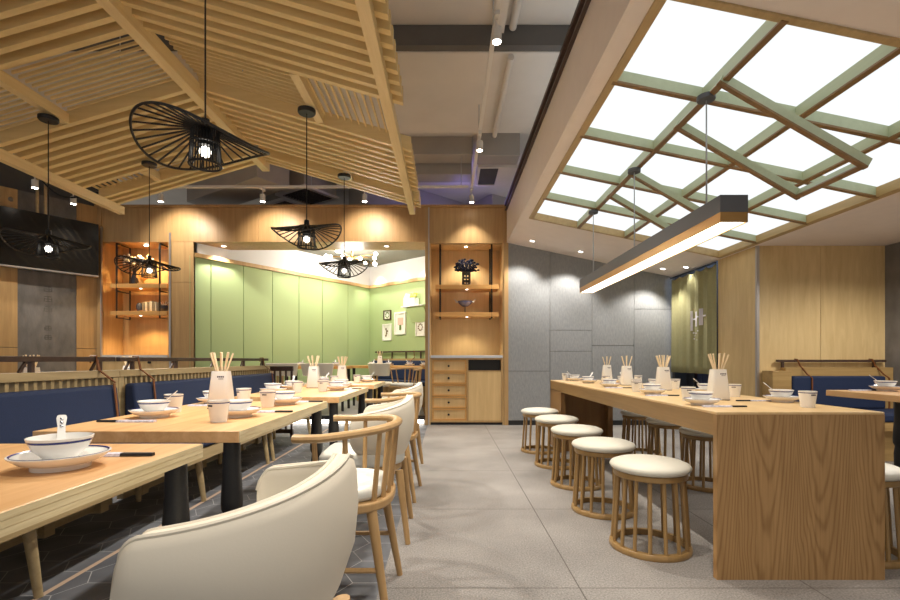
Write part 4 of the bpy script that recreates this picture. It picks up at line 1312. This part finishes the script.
# corner bench on the right, against the timber panels
t = thing('corner_bench', 'navy upholstered bench with dark rail against the pale timber panels', 'bench', (3.43, 5.09, 0))
MB().box(0, .20, -.14, .03, 0, .865).build('end_block', M['bench_wood_x'], t, bevel=.003)
MB().box(.20, 1.355, -.05, .03, .0, .90).build('back_board', M['bench_wood_x'], t)
MB().box(.20, 1.355, -.62, -.05, .30, .385).box(.20, 1.355, -.55, -.5, .0, .3).build('seat_frame', M['bench_wood_x'], t, bevel=.003)
MB().box(.205, 1.355, -.63, -.06, .3855, .465).build('seat_cushion', M['blue'], t, smooth=True, bevel=.02, seg=3)
MB().box(.21, 1.19, -.15, -.05, .4655, .81).build('back_cushion', M['blue'], t, smooth=True, bevel=.02, seg=3)
MB().bar((.14, 0, .97), (1.315, 0, .97), .03, .026).build('hand_rail', M['rail_wood'], t)
MB().box(.19, .215, -.01, .01, .90, .958).box(1.18, 1.205, -.01, .01, .895, .958).build('rail_post', M['rail_wood'], t)
for x in (.35, 1.16):
    MB().path([(x, -.02, .985), (x + .02, -.03, .92), (x + .045, -.10, .83), (x + .05, -.16, .79), (x + .05, -.16, .47)], .008, 4).path([(x, .02, .955), (x, .02, .99), (x, -.02, .985)], .008, 4).build('strap', M['strap'], t)

# ================================================================== TABLEWARE
def make_plate():
    t = thing('plate', '', 'plate', (0, 0, 0), 0, 'white plates')
    MB().lathe([(0, .006), (.046, .006), (.046, 0), (.052, 0), (.053, .010), (.072, .016), (.088, .029), (.0895, .032), (.085, .0325), (.070, .022), (.05, .0155), (0, .0145)], 40, mats=[0] * 7 + [0, 0, 0, 0]).build('dish', [M['china'], M['china_blue']], t, smooth=True, angle=60)
    mb = MB()
    mb.lathe([(.0825, .0312), (.0850, .0330), (.0852, .0334), (.0822, .0316)], 40)
    mb.build('rim_line', M['china_blue'], t, smooth=True)
    mb = MB()
    for k in range(5):
        a = R(205 + k * 5)
        c_ = Vector((.068 * math.cos(a), .068 * math.sin(a), .0222))
        u = Vector((math.cos(a), math.sin(a), .55)) * .007
        w = Vector((-math.sin(a), math.cos(a), 0)) * .002
        mb.hexa([c_ - u - w, c_ - u + w, c_ + u + w, c_ + u - w] + [q + Vector((0, 0, .0012)) for q in (c_ - u - w, c_ - u + w, c_ + u + w, c_ + u - w)])
    mb.build('printed_mark', M['mark'], t)
    return t
def make_bowl():
    t = thing('bowl', '', 'bowl', (0, 0, 0), 0, 'white rice bowls')
    MB().lathe([(0, .004), (.024, .004), (.026, 0), (.030, 0), (.031, .008), (.047, .024), (.0555, .041), (.0575, .046), (.0590, .0515), (.0565, .052), (.053, .043), (.044, .026), (.026, .012), (0, .010)], 40, mats=[0, 0, 0, 0, 0, 0, 1, 0, 0, 0, 0, 0, 0, 0]).build('vessel', [M['china'], M['china_blue']], t, smooth=True, angle=60)
    return t
def make_spoon():
    t = thing('soup_spoon', '', 'spoon', (0, 0, 0), 0, 'white china soup spoons')
    mb = MB()
    secs = [(-.022, .004, .016, .010), (-.012, .016, .012, .016), (.004, .019, .010, .019), (.020, .013, .016, .013), (.034, .0075, .030, .0075), (.055, .007, .052, .006), (.075, .0095, .070, .006), (.082, .008, .076, .005)]
    prev = None
    for x, hw, z, dp in secs:
        cur = [mb.bm.verts.new(v) for v in ((x, -hw, z + dp * .35), (x, -hw * .6, z - .001), (x, hw * .6, z - .001), (x, hw, z + dp * .35), (x, hw * .55, z + .003), (x, -hw * .55, z + .003))]
        if prev: mb.skin(prev, cur)
        else: mb.face(cur[::-1])
        prev = cur
    mb.face(prev)
    mb.build('spoon_body', M['china'], t, smooth=True, angle=50)
    mb = MB()
    for k in range(3):
        mb.bar((.052 + k * .008, -.002, .0555 + k * .0068), (.056 + k * .008, .002, .059 + k * .0068), .0025, .002)
    mb.build('printed_mark', M['mark'], t)
    return t
def make_cup():
    t = thing('cup', '', 'cup', (0, 0, 0), 0, 'white tumbler cups')
    MB().lathe([(0, .006), (.026, .006), (.027, 0), (.029, 0), (.0295, .004), (.0375, .070), (.0380, .074), (.0386, .080), (.0365, .080), (.0355, .070), (.0285, .012), (0, .010)], 32, mats=[0, 0, 0, 0, 0, 1, 0, 0, 0, 0, 0]).build('vessel', [M['china'], M['china_blue']], t, smooth=True, angle=60)
    mb = MB()
    for k in range(4):
        a = R(236 + k * 9)
        c_ = Vector((.0372 * math.cos(a), .0372 * math.sin(a), .062))
        w = Vector((-math.sin(a), math.cos(a), 0)) * .0022
        o = Vector((math.cos(a), math.sin(a), 0)) * .0012
        h = Vector((0, 0, .0028))
        mb.hexa([c_ - w - h - o, c_ + w - h - o, c_ + w - h + o, c_ - w - h + o, c_ - w + h - o, c_ + w + h - o, c_ + w + h + o, c_ - w + h + o])
    mb.build('printed_mark', M['mark'], t)
    return t
def make_sleeve():
    t = thing('chopstick_sleeve', '', 'chopsticks', (0, 0, 0), 0, 'wrapped chopstick sleeves')
    MB().hexa([(-.10, -.012, .0005), (.04, -.012, .0005), (.04, .012, .0005), (-.10, .012, .0005), (-.10, -.009, .007), (.04, -.009, .007), (.04, .009, .007), (-.10, .009, .007)]).build('printed_wrap', M['sleeve_pat'], t)
    MB().hexa([(.04, -.010, .0008), (.115, -.007, .0008), (.115, .007, .0008), (.04, .010, .0008), (.04, -.007, .0075), (.115, -.005, .0075), (.115, .005, .0075), (.04, .007, .0075)]).build('black_band', M['sleeve_black'], t)
    return t
def make_holder():
    t = thing('chopstick_holder', '', 'chopstick holder', (0, 0, 0), 0, 'white chopstick holders')
    mb = MB()
    def sq(hw, hd, z, r):
        out = []
        for (sx, sy, a0) in ((1, 1, 0), (-1, 1, 90), (-1, -1, 180), (1, -1, 270)):
            for k in range(5):
                a = R(a0 + k * 22.5)
                out.append(mb.bm.verts.new((sx * (hw - r) + r * math.cos(a), sy * (hd - r) + r * math.sin(a), z)))
        return out
    r0, r1, r2 = sq(.050, .042, .004, .014), sq(.052, .044, .012, .014), sq(.037, .031, .178, .012)
    r3, r4 = sq(.032, .026, .178, .010), sq(.045, .036, .02, .012)
    mb.face(r0[::-1])
    mb.skin(r0, r1); mb.skin(r1, r2); mb.skin(r2, r3); mb.skin(r3, r4); mb.face(r4)
    mb.build('vessel', M['china'], t, smooth=True, angle=50)
    MB().box(-.048, .048, -.040, .040, 0, .0045).build('foot', M['mark'], t)
    mb = MB()
    def fy(z): return -(.044 - (.044 - .031) * (z - .012) / .166) - .0006
    for k in range(4):
        x0 = -.004 + k * .0085
        mb.hexa([(x0, fy(.148), .148), (x0 + .0065, fy(.148), .148), (x0 + .0065, fy(.148) + .002, .148), (x0, fy(.148) + .002, .148), (x0, fy(.155), .155), (x0 + .0065, fy(.155), .155), (x0 + .0065, fy(.155) + .002, .155), (x0, fy(.155) + .002, .155)])
    mb.hexa([(.002, fy(.140), .140), (.026, fy(.140), .140), (.026, fy(.14) + .002, .140), (.002, fy(.14) + .002, .140), (.002, fy(.1425), .1425), (.026, fy(.1425), .1425), (.026, fy(.1425) + .002, .1425), (.002, fy(.1425) + .002, .1425)])
    mb.build('printed_mark', M['mark'], t)
    return t
PROTO = {}
def place(kind, maker, loc, label, rz=0.0, group=None):
    if kind not in PROTO:
        o = maker(); PROTO[kind] = o
        o.location = loc; o.rotation_euler = (0, 0, rz); o['label'] = label
        if group: o['group'] = group
    else:
        o = copy_tree(PROTO[kind], loc, rz, label, group)
    return o
ZTOP = 0.7485
def setting(x, y, where, cup=None, sleeve=None, spoon=None, z=ZTOP, rz=0.0):
    place('plate', make_plate, (x, y, z), 'white plate ' + where, rz)
    place('bowl', make_bowl, (x - .004, y + .004, z + .0152), 'white bowl ' + where, 0)
    if spoon is not None:
        place('spoon', make_spoon, (x - .004, y + .004, z + .0265), 'china spoon ' + where, spoon)
    if cup:
        place('cup', make_cup, (cup[0], cup[1], z), 'white cup ' + where, random.uniform(-.4, .4))
    if sleeve:
        place('sleeve', make_sleeve, (sleeve[0], sleeve[1], z), 'chopstick sleeve ' + where, sleeve[2] if len(sleeve) > 2 else 0.05)
def holder(x, y, where, n=8, z=ZTOP, rz=0.0):
    place('holder', make_holder, (x, y, z), 'white chopstick holder ' + where, rz)
    first = None
    for k in range(n):
        a = 2 * PI * k / n + .3
        bx_, by_ = .018 * math.cos(a), .014 * math.sin(a)
        f = 1.3 + random.uniform(0, 1.5)
        lab = 'bamboo chopstick in holder ' + where
        if 'stick' not in PROTO:
            s = MB().tube((0, 0, 0), (0, 0, .25), .0034, .0045, 8).build('chopstick', M['stick'], smooth=True)
            PROTO['stick'] = s
            tag(s, lab, 'chopstick')
        else:
            s = PROTO['stick'].copy(); COL.objects.link(s)
        s['label'] = lab; s['category'] = 'chopstick'; s['group'] = 'chopsticks ' + where
        tx, ty = bx_ * f * 1.05, by_ * f * .9
        e = random.uniform(.75, 1.0)
        b0 = Vector((x - bx_ * 1.5 * e, y - by_ * 1.5 * e, z + .026))
        tipd = (Vector((x + bx_ * 1.5 * e, y + by_ * 1.5 * e, z + .178)) - b0).normalized()
        s.location = b0
        s.rotation_euler = Vector((0, 0, 1)).rotation_difference(tipd).to_euler()

# near table
setting(-.831, 1.012, 'on the dining table closest to the camera', None, (-.825, 1.135, 0.02), spoon=R(128), rz=R(20))
# second table
A_ = 'on the second dining table, '
setting(-1.185, 1.905, A_ + 'bench side near the partition post', (-1.215, 2.09), (-1.19, 1.755, PI), spoon=R(30))
setting(-.855, 1.925, A_ + 'aisle side near edge', (-.857, 1.765), (-.80, 2.08))
setting(-1.235, 2.50, A_ + 'bench side behind the chopstick holder', (-1.09, 2.52), (-1.20, 2.37))
setting(-.85, 2.46, A_ + 'aisle side far edge', (-.885, 2.32), (-.80, 2.585))
holder(-1.09, 2.27, 'on the second dining table', 8)
B_ = 'on the third dining table, '
setting(-1.22, 3.30, B_ + 'bench side near edge', (-1.07, 3.36), None)
setting(-.85, 3.62, B_ + 'aisle side near edge', (-.92, 3.48), (-.80, 3.76))
setting(-1.22, 3.72, B_ + 'bench side far edge', None, None, spoon=R(100))
setting(-.88, 3.93, B_ + 'aisle side far edge', (-1.0, 3.83), None)
holder(-1.115, 3.93, 'on the third dining table', 7)
C_ = 'on the fourth dining table, '
setting(-1.20, 4.55, C_ + 'bench side', (-1.08, 4.5), None, spoon=R(60))
setting(-.84, 4.95, C_ + 'aisle side', (-.93, 4.85), None, spoon=R(30))
holder(-1.06, 4.75, 'on the fourth dining table', 8)
holder(-3.02, 3.42, 'behind the booth partition below the black sign', 6)
holder(-3.0, 4.43, 'behind the booth partition below the amber niche', 5)
# bar, aisle side then the other side
D_ = 'on the long bar, aisle side, '
setting(1.315, 2.425, D_ + 'closest to the end panel', (1.365, 2.66), (1.36, 2.315, 0.0))
setting(1.40, 3.20, D_ + 'second from the end panel', (1.38, 3.42), (1.38, 3.03, 0.0))
setting(1.40, 4.03, D_ + 'third from the end panel', (1.52, 3.78), (1.40, 3.86, 0.0))
setting(1.42, 4.72, D_ + 'fourth from the end panel', (1.56, 4.62), None, spoon=R(40))
setting(1.42, 5.22, D_ + 'at the far end by the grey wall', (1.34, 5.32), None, spoon=R(150))
E_ = 'on the far side of the long bar, '
setting(1.855, 2.60, E_ + 'closest to the end panel', (1.765, 2.30), (1.74, 2.64, PI), spoon=R(135))
setting(1.80, 3.25, E_ + 'second from the end panel', (1.81, 2.96), None, spoon=R(150))
setting(1.80, 4.05, E_ + 'third from the end panel', (1.83, 3.77), None)
setting(1.80, 4.78, E_ + 'fourth from the end panel', (1.88, 4.62), None, spoon=R(90))
holder(1.58, 2.74, 'on the long bar closest to its end panel', 9, rz=R(-3))
holder(1.665, 3.62, 'on the long bar, second from the end panel', 8)
holder(1.655, 4.33, 'on the long bar, third from the end panel', 6)
holder(1.735, 5.10, 'on the long bar closest to the grey wall', 6)
setting(2.89, 3.09, 'on the table in front of the corner bench', (3.02, 3.0), (2.77, 3.12), spoon=R(150), z=.7765)

# ================================================================== GREEN ROOM FURNITURE AND PICTURES
def gpt(px, off=0.0):
    return GC + g2 * hit(px, GC, g2) + n2 * off
rzg = math.atan2(g2.y, g2.x)
def on_green(name, px0, px1, z0, z1, label, cat, group=None):
    a, b = gpt(px0), gpt(px1)
    w = (b - a).length; hgt = z1 - z0
    t = thing(name, label, cat, (a.x + n2.x * .0, a.y + n2.y * .0, z0), rzg, group)
    return t, w, hgt
def zat(px, py):
    p = gpt(px); return .98 + (360 - py) * p.y / 470.0
sgn_ = -1 if (Matrix.Rotation(-rzg, 3, 'Z') @ n2).y < 0 else 1
def pic(px0, px1, py0, py1, label, frame=M['paper'], art=M['art'], style=0):
    z0, z1 = zat((px0 + px1) / 2, py1), zat((px0 + px1) / 2, py0)
    t, w, h = on_green('framed_picture', px0, px1, z0, z1, label, 'picture', 'small framed pictures on the green wall')
    f = .10 * w
    q = sgn_
    MB().box(0, w, 0, q * .03, 0, f).box(0, w, 0, q * .03, h - f, h).box(0, f, 0, q * .03, f, h - f).box(w - f, w, 0, q * .03, f, h - f).build('frame', frame, t)
    MB().box(f, w - f, 0, q * .012, f, h - f).build('mount', M['paper'], t)
    mb = MB()
    if style == 0:
        mb.box(w * .40, w * .46, q * .012, q * .015, h * .25, h * .75)
        for k in range(4): mb.ball((w * (.38 + .08 * (k % 3)), q * .014, h * (.3 + .13 * k)), w * .09, 8, 1, .2, 1)
    elif style == 1:
        mb.box(w * .28, w * .74, q * .012, q * .018, h * .42, h * .74)
    else:
        for k in range(9): mb.ball((w * .5 + w * .22 * math.cos(k * .7), q * .014, h * .5 + w * .24 * math.sin(k * .7)), w * .07, 8, 1, .2, 1)
    mb.build('artwork', art, t)
    if style == 1:
        MB().box(w * .42, w * .58, q * .012, q * .018, h * .20, h * .42).build('artwork_stem', M['leaf'], t)
    return t
pic(384.2, 391.5, 310.3, 320, 'smallest square picture with a ring of dark leaves on the green wall', M['rail_wood'], M['leaf'], 2)
pic(383.2, 391.8, 324, 340.5, 'narrow white picture with an ink sprig below the small square one', M['paper'], M['art'], 0)
pic(395.2, 406.4, 312, 334.5, 'largest white-framed picture with a pink block and green stem', M['paper'], M['art_pink'], 1)
pic(416.3, 425.5, 318.5, 336, 'white picture with brown blossom sprig beside the portal edge', M['paper'], M['art'], 2)
zs = zat(416, 306)
t, w, h = on_green('wall_shelf', 406.5, 428, zs, zs + .1, 'pale green bracket shelf high on the green wall', 'shelf')
MB().box(0, w, 0, sgn_ * .16, -.025, 0).build('board', M['white_paint'], t)
MB().hexa([(w * .3, 0, -.33), (w, 0, -.33), (w, sgn_ * .03, -.33), (w * .3, sgn_ * .03, -.33), (w * .2, 0, -.025), (w, 0, -.025), (w, sgn_ * .12, -.025), (w * .2, sgn_ * .12, -.025)]).build('bracket', M['green'], t)
ps = gpt(414, .085)
t = thing('planter_box', 'white house-shaped planter with yellow flowers on the green bracket shelf', 'planter', (ps.x, ps.y, zs + .0005), rzg)
MB().box(-.16, .16, -.06, .06, 0, .15).hexa([(-.16, -.06, .15), (-.02, -.06, .15), (-.02, .06, .15), (-.16, .06, .15), (-.092, -.06, .25), (-.088, -.06, .25), (-.088, .06, .25), (-.092, .06, .25)]).build('box', M['paper'], t)
mb, ml = MB(), MB()
for k in range(16):
    p = Vector((random.uniform(.0, .16), random.uniform(-.05, .05), random.uniform(.17, .24)))
    mb.ball(p, .024, 6)
    ml.tube((p.x, p.y, .14), p, .006, n=4)
mb.build('blossom', M['yellow_petal'], t, smooth=True); ml.build('stems', M['leaf'], t)
# wall washers behind the timber trim
for s in (.35, 1.05, 1.75):
    p = GC + g2 * s + n2 * .16
    lamp('wall_washer', 'SPOT', (p.x, p.y, 2.9), 32, (1, .95, .86), None, .05, 95, .8, None)
for s in (.6, 1.6, 2.6):
    p = G0 + g1 * s + n1 * .35
    lamp('wall_washer', 'SPOT', (p.x, p.y, 2.95), 16, (1, .95, .86), None, .05, 100, .8, None)

PZ = 0.13
# bench along the green wall
pb = GC + g2 * .25 + n2 * .02
t = thing('wall_bench', 'navy bench with dark rail against the green wall under the pictures', 'bench', (pb.x, pb.y, PZ), rzg)
q = sgn_
LB = 2.6
MB().box(0, LB, 0, q * .06, 0, .88).build('back_board', M['bench_wood_x'], t)
MB().box(.02, LB, q * .06, q * .16, .46, .84).build('back_cushion', M['blue'], t, smooth=True, bevel=.02)
MB().box(0, LB, q * .06, q * .56, .30, .38).box(0, LB, q * .48, q * .53, 0, .3).build('seat_frame', M['bench_wood_x'], t)
MB().box(.02, LB, q * .07, q * .56, .3805, .455).build('seat_cushion', M['blue'], t, smooth=True, bevel=.02)
MB().bar((0, q * .03, 1.02), (LB, q * .03, 1.02), .03, .03).build('hand_rail', M['rail_wood'], t)
mb = MB()
for k in range(6): mb.box(.1 + k * .42, .125 + k * .42, q * .02, q * .04, .88, 1.006)
mb.build('rail_post', M['rail_wood'], t)
for x in (1.2, 1.6): MB().path([(x, q * .05, 1.04), (x + .02, q * .05, .9), (x + .03, q * .17, .83), (x + .03, q * .17, .48)], .009, 4).build('strap', M['strap'], t)
# tables and chairs in the green room
def slim_table(x, y, w, l, rz, label):
    t = thing('cafe_table', label, 'table', (x, y, PZ), rz, 'tables in the green room')
    MB().box(-w / 2, w / 2, -l / 2, l / 2, .70, .748).build('tabletop', M['shelf_wood'], t, bevel=.003)
    for sx in (-1, 1):
        for sy in (-1, 1):
            MB().tube((sx * (w / 2 - .06), sy * (l / 2 - .06), 0), (sx * (w / 2 - .06), sy * (l / 2 - .06), .70), .022, .03, 10).build('leg', M['black_leg'], t, smooth=True)
    return t
ga = GC + g2 * 1.85 + n2 * .95
slim_table(ga.x, ga.y, 1.8, .62, rzg, 'wooden table in front of the navy bench in the green room')
gl = Vector((-2.2, 8.05, 0))
slim_table(gl.x, gl.y, 1.05, .6, 0, 'wooden table in the green room in line with the chopstick holders')
def in_t(base, rz, dx, dy): 
    v = Matrix.Rotation(rz, 3, 'Z') @ Vector((dx, dy, 0)); return base.x + v.x, base.y + v.y
zt_ = PZ + ZTOP
F_ = 'in the green room, '
for i, (dx, nm) in enumerate(((-.62, 'bench table, in the corner'), (-.14, 'bench table, middle'), (.40, 'bench table, second from portal edge'), (.76, 'bench table, at the portal edge'))):
    x_, y_ = in_t(ga, rzg, dx, .0)
    setting(x_, y_, F_ + nm, None, None, spoon=R(60 + 40 * i), z=zt_)
x_, y_ = in_t(ga, rzg, -.39, 0)
holder(x_, y_, 'on the green room table by the navy bench', 4, z=zt_)
setting(gl.x - .3, gl.y, F_ + 'table by the plain panels, outer place', None, None, spoon=R(80), z=zt_)
setting(gl.x + .3, gl.y, F_ + 'table by the plain panels, inner place', None, None, spoon=R(110), z=zt_)
def make_back_chair():
    t = thing('padded_chair', '', 'chair', (0, 0, 0), 0, 'cream padded chairs in the green room')
    MB().box(-.23, .23, -.22, .22, .43, .49).build('seat', M['leather'], t, smooth=True, bevel=.018, seg=3)
    mb = MB()
    n = 10
    rows = []
    for k in range(n + 1):
        a = R(-38 + 76 * k / n)
        x = .42 * math.sin(a); y = -.22 - .0 + .42 * (1 - math.cos(a)) * .9
        rows.append([mb.bm.verts.new(v) for v in ((x * .86, y, .60), (x, y - .02, .80), (x, y + .025, .80), (x * .86, y + .04, .60))])
    for k in range(n): mb.skin(rows[k], rows[k + 1])
    mb.face(rows[0]); mb.face(rows[-1][::-1])
    mb.build('backrest', M['leather'], t, smooth=True, bevel=.01)
    MB().bar((-.04, -.215, .42), (-.04, -.205, .64), .03, .02).bar((.04, -.215, .42), (.04, -.205, .64), .03, .02).build('back_support', M['chair_wood'], t)
    MB().box(-.21, .21, -.20, .20, .39, .43).build('seat_frame', M['chair_wood'], t)
    for sx in (-1, 1):
        for sy in (-1, 1):
            MB().tube((sx * .17, sy * .16, .40), (sx * .21, sy * .21, 0), .02, .013, 10).build('leg', M['chair_wood'], t, smooth=True)
    return t
place('bchair', make_back_chair, (*in_t(ga, rzg, .50, sgn_ * .64), PZ), 'cream padded chair with its back to the aisle in front of the green room bench', rzg + (0 if sgn_ < 0 else PI))
place('bchair', make_back_chair, (-2.56, 7.45, PZ), 'cream padded chair in the green room right behind the end of the booth partition', R(-3))
place('bchair', make_back_chair, (-2.03, 7.47, PZ), 'cream padded chair in the green room, beside the third table chopsticks', R(3))
# a spindle armchair by the bench
copy_tree(sp_ch, (*in_t(ga, rzg, .98, sgn_ * .66), PZ), rzg - PI / 2 if sgn_ > 0 else rzg + PI / 2, 'oak spindle armchair in the green room half hidden by the portal edge')
# chandelier
ch = thing('globe_chandelier', 'sputnik chandelier of small glowing globes in the green room', 'chandelier', (-1.72, 8.5, 2.84))
MB().lathe([(0, .17), (.07, .17), (.07, .182), (0, .182)], 18).tube((0, 0, .02), (0, 0, .17), .012, n=8).ball((0, 0, 0), .04, 10).build('stem', M['brass'], ch, smooth=True)
rnd = random.Random(3)
for k in range(14):
    a = 2 * PI * k / 14 + rnd.uniform(-.1, .1)
    rr = rnd.uniform(.25, .55); zz = rnd.uniform(-.10, .12)
    e = (rr * math.cos(a), rr * math.sin(a), zz)
    ar = MB().tube((0, 0, 0), e, .007, n=6).build('arm', M['brass'], ch, smooth=True)
    MB().ball(e, .033, 10).build('globe', M['spot_glow'], ar, smooth=True)
lamp('chandelier_light', 'POINT', (0, 0, -.22), 48, (1, .93, .82), ch, .2)

# ================================================================== LIGHT, WORLD, CAMERA
w = bpy.data.worlds.new('room_ambient')
scene.world = w
w.use_nodes = True
bg = w.node_tree.nodes['Background']
bg.inputs['Color'].default_value = (1.0, 0.97, 0.93, 1)
bg.inputs['Strength'].default_value = 0.32

cam = bpy.data.cameras.new('camera')
cam.sensor_width = 36
cam.lens = 470.0 / 900 * 36
cam.shift_x = 3.0 / 900
cam.shift_y = 60.0 / 900
cam.clip_start = 0.05
co = bpy.data.objects.new('camera', cam)
COL.objects.link(co)
co.location = (0, 0, .98)
co.rotation_euler = (R(90), 0, 0)
scene.camera = co
scene.view_settings.view_transform = 'Standard'
scene.view_settings.look = 'None'
scene.view_settings.gamma = 1
scene.view_settings.use_curve_mapping = False
scene.view_settings.exposure = 0.68
scene.cycles.use_denoising = True
scene.cycles.max_bounces = 8
scene.cycles.diffuse_bounces = 5
scene.cycles.sample_clamp_indirect = 6
